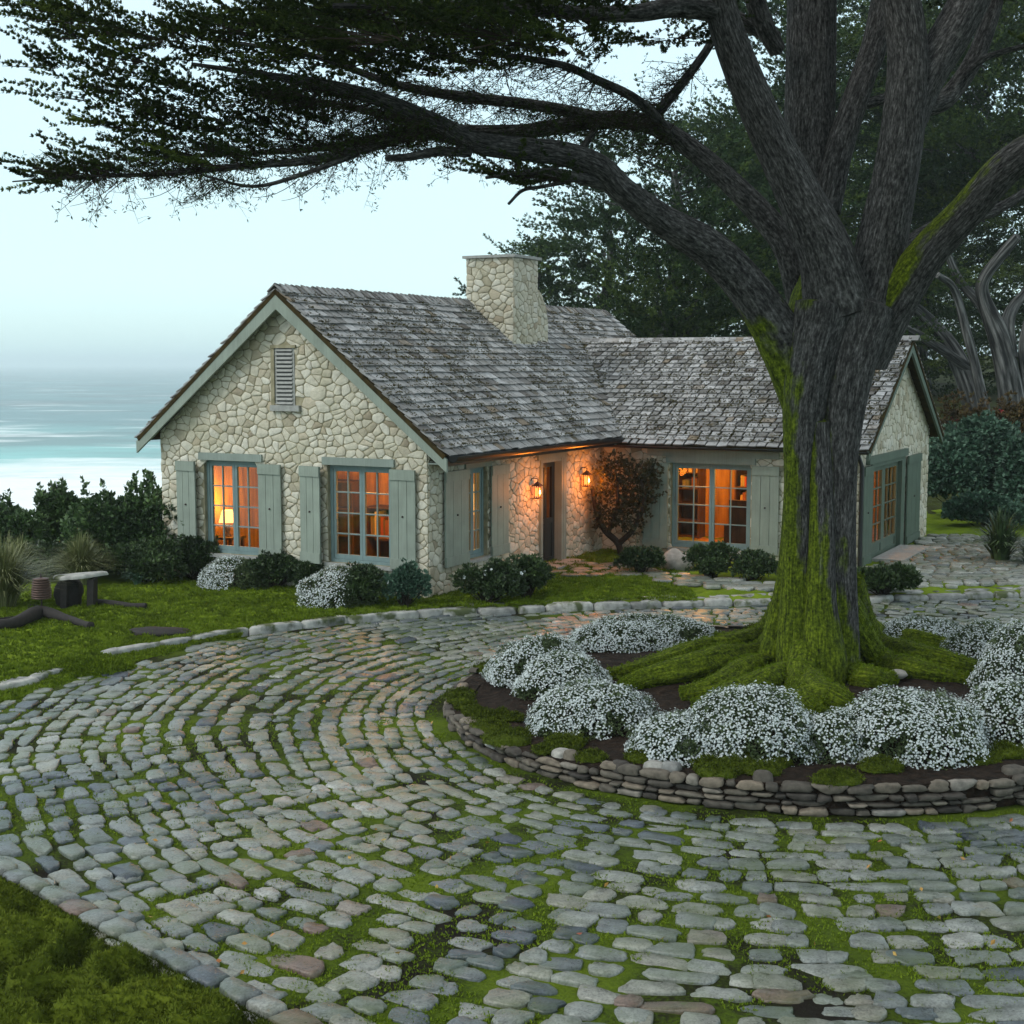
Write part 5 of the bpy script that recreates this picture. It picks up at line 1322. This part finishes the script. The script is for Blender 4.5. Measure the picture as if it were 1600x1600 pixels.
# ------------------------------------------------------------------ shrubs
def shrub(name, label, cat, c, r, n, mat, seed, ln=.075, wd=.02, per=6, lobes=6, group=None, spiky=0, low=-.25, flw=0, fmat='petal', rough=.4):
    rs = np.random.default_rng(seed); c = np.asarray(c, float); r = np.asarray(r, float); o = thing(name, label, cat, c, group)
    m = MB(); st = MB(); ctr = c + [0, 0, r[2] * .42]
    P_, D_, lump = [], [], []
    for k in range(lobes):
        d = unit(rs.normal(size=3) * np.array([1, 1, .7])); d[2] = abs(d[2]) * .9 - .12
        lc = ctr + d * r * np.array([.58, .58, .46]) * (1 if k else 0); lr = r * rs.uniform(.42, .62) * (1.15 if k == 0 else 1) * np.array([1, 1, .8])
        p, dd, l = blob_points(lc, lr, n // lobes, rs, .50, .55, seed + k, low, 2.0); P_.append(p); D_.append(dd); lump.append(l)
    p = np.concatenate(P_); dd = np.concatenate(D_); keep = p[:, 2] > c[2] + .01; p, dd = p[keep], dd[keep]
    tone = np.clip(.35 + (fbm(p, 2.6, seed, 2) - .5) * 1.0 + .22 * rs.normal(size=len(p)), 0, 1)
    leaves(m, p, unit(dd + [0, 0, .35]), per, ln, wd, .65, rnd=tone, rs=rs)
    if spiky:      # upright shoots breaking the outline
        i = np.argsort(-p[:, 2] + rs.normal(0, .15, len(p)))[:spiky]
        for k in range(6): leaves(m, p[i] + np.stack([rs.normal(0, .02, spiky), rs.normal(0, .02, spiky), np.full(spiky, .05 * k)], -1), np.tile([0, 0, 1.0], (spiky, 1)), 4, ln, wd, .9, rs=rs)
        sticks(st, p[i], p[i] + [0, 0, .28], .006, .003)
    j = rs.integers(0, len(p), 40); sticks(st, np.tile(c, (40, 1)) + rs.normal(0, .05, (40, 3)) * [1, 1, 0], p[j] * .9 + ctr * .1, .014, .005)
    st.build('stem', M['twig'], o, c); m.build('foliage', M[mat], o, c)
    if flw:
        f = MB(); tops = np.where(dd[:, 2] > .1)[0]; i = rs.choice(tops, min(flw, len(tops))); flowers(f, p[i] + dd[i] * .05, dd[i], .035 if fmat == 'petal' else .10, rs); f.build('blossom', M[fmat], o, c)
    return o
def flowers(mb, Pt, Nn, size, rs, petals=5):
    N = len(Pt); n = unit(Nn + rs.normal(0, .35, Nn.shape)); t1 = unit(np.cross(n, rs.normal(size=n.shape))); t2 = np.cross(n, t1)
    sz = size * rs.uniform(.7, 1.15, N)
    for k in range(petals):
        a = 2 * np.pi * k / petals; d = t1 * math.cos(a) + t2 * math.sin(a); e = -t1 * math.sin(a) + t2 * math.cos(a)
        s_ = sz[:, None]
        V = np.stack([Pt, Pt + d * s_ * .6 + e * s_ * .34 + n * s_ * .18, Pt + d * s_ * 1.0 + n * s_ * .12, Pt + d * s_ * .6 - e * s_ * .34 + n * s_ * .18], 1).reshape(-1, 3)
        q = np.arange(N)[:, None] * 4; mb.add(V, np.concatenate([q + np.array([[0, 1, 2]]), q + np.array([[0, 2, 3]])]), np.repeat(rs.random(N), 4))
def flower_mound(label, px, py, wpx, hpx, seed, z=None, dens=1.0, dep=.75, group='white flower mounds in the round bed', side=False):
    zz = .24 if z is None else z; c = G(px, py, zz); s_ = c[1] / F; rs = np.random.default_rng(seed)
    if z is None:
        c[2] = soil_z(c[0], c[1]) - .02
    rx = wpx * s_ / 2; rz = hpx * s_ * 1.02; r = np.array([rx, max(rx * dep, .28), rz]); c = c + [0, r[1] * .55, 0]
    o = thing('flower_mound', label, 'flowers', c, group)
    m = MB(); n = int(2400 * rx * max(1, r[1] / .4) * dens)
    p, d, l = blob_points(c, r, n, rs, .72, .22, seed, -.05, 2.2)
    leaves(m, p * .97 + c * .03, unit(d + [0, 0, .3]), 6, .055, .008, .6, rs=rs)
    st = MB(); p3 = p[rs.integers(0, n if n < len(p) else len(p), 90)]; sticks(st, np.tile(c, (len(p3), 1)), p3, .006, .002); st.build('stem', M['twig'], o, c)
    m.build('foliage', M['cushion'], o, c)
    f = MB(); n2 = int(8000 * rx * max(1, r[1] / .4) * dens); p2, d2, l2 = blob_points(c, r, n2, rs, .93, .22, seed, .0, 2.2)
    k = fbm(p2, 5, seed, 2) > .43 - .20 * d2[:, 2]; p2, d2 = p2[k], d2[k]
    if side: k = rs.random(len(p2)) < sm((c[0] + rx * .45 - p2[:, 0]) / (rx * .6)); p2, d2 = p2[k], d2[k]
    flowers(f, p2 + d2 * .03 + rs.normal(0, .012, p2.shape), d2 + [0, 0, .3], .0118, rs); f.build('blossom', M['petal'], o, c)
    return o
flower_mound('long white flower mound along the back of the bed beside the far cobbles', 1010, 1010, 240, 44, 401, dep=.5)
flower_mound('white flower mound at the outer left edge of the round bed', 842, 1058, 170, 65, 402)
flower_mound('small white flower mound in front of the outer left one', 880, 1082, 160, 60, 403)
flower_mound('single rounded white flower mound standing apart on bare soil, front left of the roots', 932, 1143, 210, 79, 404)
flower_mound('low white flower mound at the tip of the front row, by the moss cushions', 1072, 1190, 180, 72, 405)
flower_mound('largest white flower mound, in front of the mossy roots', 1182, 1192, 230, 104, 406)
flower_mound('thin straggling white flower clump between the two biggest front mounds', 1305, 1192, 110, 75, 407, dens=.7)
flower_mound('wide white flower mound in the front row under the bare soil', 1435, 1195, 250, 101, 408)
flower_mound('white flower mound at the front row end, cut by the frame', 1585, 1170, 170, 103, 409)
flower_mound('white flower mound cut by the frame behind the front row', 1612, 1090, 170, 110, 410)
flower_mound('loose white flower mound beyond the root tip on the tree side', 1545, 1045, 130, 70, 411, dens=.75)
flower_mound('low white flower strip behind the trunk along the bed rim', 1440, 1010, 190, 38, 412, dep=.5)
flower_mound('white flower clump peeping out just behind the trunk', 1360, 1000, 80, 26, 413, dep=.5)
# beds along the cottage
flower_mound('white flower mound under the window nearest the sea', 362, 922, 112, 48, 420, z=LZ, group='white flower mounds under the windows', side=True)
flower_mound('white flower mound under the corner window', 525, 948, 128, 56, 421, z=LZ, group='white flower mounds under the windows', side=True)
def gs(px, py, wpx, hpx, dep=.7, z=LZ, back=.5):
    c = G(px, py, z); s_ = c[1] / F; r = np.array([wpx * s_ / 2, wpx * s_ / 2 * dep, hpx * s_]); return c + [0, r[1] * back, 0], r
def gsh(label, px, py, w, h, seed, n=1100, mat='shrub', ln=.07, wd=.016, dep=.7, name='shrub', cat='shrub', z=LZ, **k):
    c, r = gs(px, py, w, h, dep, z); return shrub(name, label, cat, c - [0, 0, .03], r, n, mat, seed, ln, wd, **k)
gsh('low green shrub between the two front windows, right of the first white flowers', 425, 922, 105, 50, 430)
gsh('low shrub under the shutter left of the corner window', 478, 922, 70, 46, 431, 800)
gsh('dark green shrub under the corner window beside the white flowers', 580, 948, 110, 66, 432, 1500, flw=12)
gsh('greyish shrub against the cottage corner', 632, 950, 76, 62, 433, 1100, 'shrub_b', flw=8)
gsh('clipped dark shrub under the side window by the entrance', 760, 945, 110, 66, 434, 1500, flw=14)
gsh('clipped dark shrub at the door end of the entrance bed', 822, 935, 84, 60, 435, 1200, flw=6)
gsh('small round shrub at the foot of the climbing shrub', 1002, 900, 76, 48, 436, 1000)
gsh('low dark shrub under the lit wing window', 1112, 905, 100, 50, 437, 1200)
gsh('low dark shrub under the wing shutter, half behind the big trunk', 1178, 908, 90, 46, 438, 900)
gsh('leafy green shrub by the step of the glazed gable door', 1386, 932, 100, 52, 439, 1300, ln=.09, wd=.02)
# sea side border
def bush(label, x0, x1, ytop, Y, seed, n, **k):
    a, b = P(x0, 800, Y), P(x1, 800, Y); zt = P(0, ytop, Y)[2]; c = np.array([(a[0] + b[0]) / 2, Y, .02]); w = (b[0] - a[0]) / 2
    return shrub('bush', label, 'bush', c, (w, w * k.pop('dep', .7), zt * k.pop('hf', .92)), n, k.pop('mat', 'shrub'), seed, **k)
bush('big dark bush against the sea end of the cottage front', 105, 320, 778, 25.8, 450, 5200, ln=.10, wd=.028, lobes=9, spiky=16, flw=8, mat='seabush')
bush('dark bush with upright tips beside the ornamental grasses, at the frame edge', -70, 75, 790, 27.2, 451, 3000, ln=.10, wd=.028, spiky=12, lobes=7, mat='seabush')
bush('dark green bush between the edge bush and the big one', 40, 150, 786, 27.6, 452, 2600, ln=.10, wd=.028, spiky=12, lobes=6, flw=4, mat='seabush')
bush('low dark bush filling the foot of the big bush beside the lawn', 175, 300, 850, 24.6, 453, 2000, ln=.08, wd=.02, lobes=6, mat='shrub')
bush('low bush with yellowish leaves under the first shutter', 265, 345, 842, 24.9, 454, 1300, ln=.07, wd=.018, lobes=5)
bush('low dark ground bush behind the stone bench', -10, 215, 850, 25.4, 455, 3200, ln=.08, wd=.02, lobes=6)
def grass_clump(label, px, py, wpx, hpx, n, seed, name='grass_clump', mat='grasspale', z=LZ, cat='ornamental grass', wdt=.009, group=None, arch=1.0):
    c = G(px, py, z); s_ = c[1] / F; h = hpx * s_; R_ = wpx * s_ / 2; rs = np.random.default_rng(seed); o = thing(name, label, cat, c, group); m = MB()
    a = rs.random(n) * 2 * np.pi; out = R_ * rs.random(n) ** .7; hh = h * rs.uniform(.75, 1.15, n) * (1 - .35 * (out / R_) ** 2)
    dirv = np.stack([np.cos(a), np.sin(a), 0 * a], -1); side = np.stack([-np.sin(a), np.cos(a), 0 * a], -1); b0 = c + dirv * (R_ * .16 * rs.random(n))[:, None]
    V = []; T = np.linspace(0, 1, 5); w0 = wdt * rs.uniform(.6, 1.2, n)
    for t in T:
        x = out * t ** 1.6 * arch; zq = hh * (1.5 * t - .62 * t * t * (1 + out / R_ * .6)); wv = w0 * (1 - t ** 2 * .92)
        q = b0 + dirv * x[:, None] + np.array([0, 0, 1.0]) * zq[:, None]; V += [q - side * wv[:, None], q + side * wv[:, None]]
    V = np.stack(V, 1); q = np.arange(n)[:, None] * 10; m.add(V.reshape(-1, 3), np.concatenate([q + np.array([[2 * i, 2 * i + 1, 2 * i + 3, 2 * i + 2]]) for i in range(4)]), np.repeat(np.clip(rs.normal(.5, .25, n), 0, 1), 10))
    m.build('blades', M[mat], o, c); return o
grass_clump('pale ornamental grass clump cut by the frame edge, beside the ribbed ornament', 6, 950, 230, 128, 1100, 460)
grass_clump('tall pale grass behind the frame edge clump', 30, 905, 120, 80, 500, 461)
grass_clump('pale arching ornamental grass clump behind the stone bench', 128, 914, 140, 92, 950, 462)
grass_clump('dark strappy plant at the foot of the big bush', 215, 915, 60, 40, 120, 463, mat='shrub_b', wdt=.016, cat='plant', name='strappy_plant')
# right side: big blue-green bush, rusty hedge with red blossom, ferns
bush('big blue green bush beside the wing gable', 1440, 1600, 672, 35.0, 470, 8000, mat='shrub_b', ln=.13, wd=.040, lobes=16, dep=.8, hf=.98, per=7)
bush('blue green bush at the frame edge next to the big one', 1560, 1720, 690, 34.0, 471, 6000, mat='shrub_b', ln=.13, wd=.040, lobes=12, dep=.8, hf=.98, per=7)
bush('low blue green bush in front of the big one', 1485, 1600, 775, 33.0, 472, 3200, mat='shrub_b', ln=.11, wd=.035, lobes=8, dep=.6, per=7)
for k, (x0, x1, yt, lab) in enumerate(((1455, 1565, 622, 'rusty leaved hedge bush with red blossom behind the wing gable'), (1535, 1650, 618, 'rusty leaved hedge bush with red blossom under the grey stems'))):
    bush(lab, x0, x1, yt, 41, 474 + k, 3000, mat='hedge_r', ln=.12, wd=.03, lobes=9, dep=.5, flw=26, fmat='red', hf=.98)
grass_clump('dark arching fern in front of the blue green bushes', 1562, 886, 130, 110, 260, 480, name='fern', mat='shrub', cat='fern', wdt=.03, z=.0)
grass_clump('small dark fern at the frame edge by the cobbled court', 1612, 892, 90, 70, 150, 481, name='fern', mat='shrub', cat='fern', wdt=.028, z=.0)
# climbing shrub by the entrance
c = H(-.42, 6.5, .05); o = thing('climbing_shrub', 'gnarled climbing shrub with rusty leaves in the corner by the door', 'shrub', c)
m = MB()
for pts in ([(974, 885, 6, 28.0), (966, 850, 5, 28.0), (945, 828, 5, 28.0), (932, 800, 4, 28.0), (925, 760, 3, 28.0)], [(966, 850, 5, 28.0), (988, 828, 4, 27.9), (1005, 790, 3, 27.8), (1002, 750, 2, 27.8)], [(950, 832, 4, 28), (965, 790, 3, 27.9), (962, 740, 2, 27.9)]):
    p, r = path(pts); m.tube(p, r, 10, lump=.2, sub=4)
m.build('stem', M['twig'], o, c)
rs = np.random.default_rng(55); m = MB()
for (x, y, w, h, n) in ((965, 735, 34, 26, 420), (1000, 765, 30, 40, 460), (960, 780, 36, 34, 380), (985, 812, 28, 24, 260), (945, 812, 22, 20, 150), (1012, 735, 22, 22, 220)):
    q = P(x, y, 27.9); s_ = 27.9 / F; p, d, l = blob_points(q, (w * s_, .26, h * s_), int(n * .62), rs, .3, .6, int(x), -1); k = p[:, 1] < 28.5
    leaves(m, p[k], unit(d[k]), 5, .065, .02, .8, rs=rs)
m.build('foliage', M['vine'], o, c)

# ------------------------------------------------------------------ things on the lawn
def rock(name, label, cat, c, r, mat, seed, flat=0):
    th_, ph_ = np.linspace(0, 2 * np.pi, 30), np.linspace(0, np.pi, 16); TH, PH = np.meshgrid(th_, ph_); D = np.stack([np.sin(PH) * np.cos(TH), np.sin(PH) * np.sin(TH), np.cos(PH)], -1)
    q = 1 + (fbm(D * 1.5 + seed * 9.1, 1, seed, 4) - .5) * .8; m = MB(); V = np.asarray(c) + D * q[..., None] * np.asarray(r); m.sheet(V[::-1]); return tag(m.build(name, mat, None, c), label, cat)
rock('boulder', 'pale boulder between the low shrubs under the wing window', 'boulder', G(1058, 893, LZ) + [0, .2, .12], (.32, .26, .26), M['boulder'], 1)
rock('boulder', 'small dull pink stone lying on the bare soil by the roots', 'stone', G(1402, 1056, .36) + [0, 0, .02], (.10, .09, .06), M['boulder'], 2)
rock('boulder', 'dark rounded boulder leaning under the stone bench', 'boulder', G(108, 945, LZ) + [0, 0, .14], (.22, .22, .30), M['debris'], 3)
rock('slate_slab', 'dark flat slate lying on the lawn near the kerb', 'slab', G(250, 990, LZ) + [0, 0, .02], (.45, .22, .07), M['debris'], 4)
for k in range(4):
    a = rng.uniform(math.pi * 1.05, math.pi * 1.5); c_ = np.array([PC[0] + math.cos(a) * (PR - .9), PC[1] + math.sin(a) * (PR - .9), 0])
# stone bench
c = G(124, 948, LZ); o = thing('stone_bench', 'low weathered stone bench with a thick mossy slab beside the pale grass', 'bench', c)
m = MB(); O_ = rect_outline(np.array([.36]), np.array([.19]), 20, jit=.12); m.stones(O_, np.array([.06]), lambda u, v, w: np.stack([c[0] + u, c[1] + v + u * .2, c[2] + .46 + u * .06 + w], -1), [.8], 0, base=0, bev=.1); m.build('slab', M['kerb'], o, c)
for k in (-1, 1): m = MB(); m.box(c + [k * .2, k * .03, .22], [.05, 0, .012], [0, .12, 0], [.01, 0, .225]); m.build('leg', M['debris'], o, c)
# ribbed ornament on a stake
c = G(66, 966, LZ); o = thing('garden_ornament', 'rusty ribbed metal ornament on a thin stake by the stone bench', 'ornament', c)
prof = []
for k in range(9): z = .30 + k * .035; rr = (.145, .15, .15, .148, .145, .14, .138, .13, .12)[k]; prof += [(rr - .025, z), (rr, z + .008), (rr, z + .02), (rr - .025, z + .028)]
m = MB(); m.lathe(c, [(.01, .30)] + prof + [(.01, .62)], 28); m.build('ribbed_drum', M['copper'], o, c)
m = MB(); m.tube([c, c + [0, 0, .31]], [.012, .012], 8); m.tube([c + [0, 0, .61], c + [0, 0, .68]], [.02, .006], 8); m.build('stake', M['iron'], o, c)
def log(label, pts, name='driftwood', lump=.25):
    p = np.array([G(x, y, LZ) + [0, 0, w / 100] for x, y, w in pts]); r = np.array([w / 100 for x, y, w in pts]); m = MB(); m.tube(p, r, 12, lump=lump, sub=5, seed=int(pts[0][0]) + 3); return tag(m.build(name, M['debris'], None, p[0]), label, 'driftwood')
log('thick dark driftwood log running from the ornament across the lawn', [(-40, 985, 7), (20, 982, 8), (62, 968, 11), (100, 972, 6.5), (130, 980, 5), (142, 984, 6)])
log('short dark driftwood stick lying in front of the big bush', [(150, 945, 5), (180, 948, 5), (205, 950, 4), (228, 951, 4.5)])
log('thin bent dark branch lying by the frame edge beside the ornament', [(-30, 972, 2), (10, 968, 2), (38, 962, 2), (48, 948, 2), (60, 950, 2.2)], lump=.1)
# dark moss heap breaking the lawn kerb
m = MB(); c = G(132, 1046, .05)
g1, g2 = np.meshgrid(np.linspace(-1, 1, 50), np.linspace(-1, 1, 40)); rr = np.clip(1 - g1 ** 2 - g2 ** 2, 0, 1)
V = np.stack([c[0] + g1 * .62 + 0 * g2, c[1] + g2 * .34 + g1 * .18, c[2] - .1 + .24 * rr ** .6 * (.7 + .6 * fbm(np.stack([g1 * 3, g2 * 3], -1), 1, 5))], -1); m.sheet(V)
pp = V.reshape(-1, 3); pp = pp[(rr.reshape(-1) > .08)]; leaves(m, np.repeat(pp, 3, 0) + rng.normal(0, .01, (len(pp) * 3, 3)), np.tile([0, 0, 1.0], (len(pp) * 3, 1)), 3, .05, .007, .7, mi=1)
tag(m.build('moss_mound', [M['lawn'], M['lawn_blade']]), 'raised moss mound spilling over the gap in the lawn kerb', 'moss mound')
# mossy verge before the kerb
m = MB(); gx = np.arange(-9, G(190, 1100)[0] + .6, .05); dd = np.linspace(-.95, .05, 26); XX, DD = np.meshgrid(gx, dd)
ed = sm((XX[0] * -1 + G(190, 1100)[0] + .5) / 1.4)[None] * .85
YY = ky(XX) - .02 + DD * (.15 + ed); ZZ = -.03 + .085 * sm((DD + .95) / .3) * (.7 + .8 * fbm(np.stack([XX, YY], -1), 4, 91, 2) - .2)
m.sheet(np.stack([XX, YY, ZZ], -1), rnd=.5)
pp = np.stack([XX, YY, ZZ], -1).reshape(-1, 3); i = rng.integers(0, len(pp), 9000); leaves(m, pp[i] + rng.normal(0, .02, (9000, 3)) * [1, 1, .1], np.tile([0, 0, 1.0], (9000, 1)), 3, .04, .006, .7, mi=1)
tag(m.build('verge_moss', [M['lawn'], M['lawn_blade']]), 'moss creeping over the cobbles below the lawn kerb', 'moss', kind='stuff')

# ------------------------------------------------------------------ sea mist
HAZE = .00045
if HAZE:
    m = MB(); m.box([0, 4400, 8.0], [9500, 0, 0], [0, 5000, 0], [0, 0, 23.0])
    t = NT('sea_mist'); t.t.nodes.remove(t.b); v = t.n('ShaderNodeVolumePrincipled'); v.inputs['Color'].default_value = (.86, .95, .97, 1); v.inputs['Density'].default_value = HAZE; v.inputs['Anisotropy'].default_value = .2
    t.l(v.outputs[0], t.o.inputs['Volume'])
    hz = m.build('haze', t.m); tag(hz, 'thin pale sea mist over the whole place', 'mist', kind='stuff'); hz.display_type = 'WIRE'
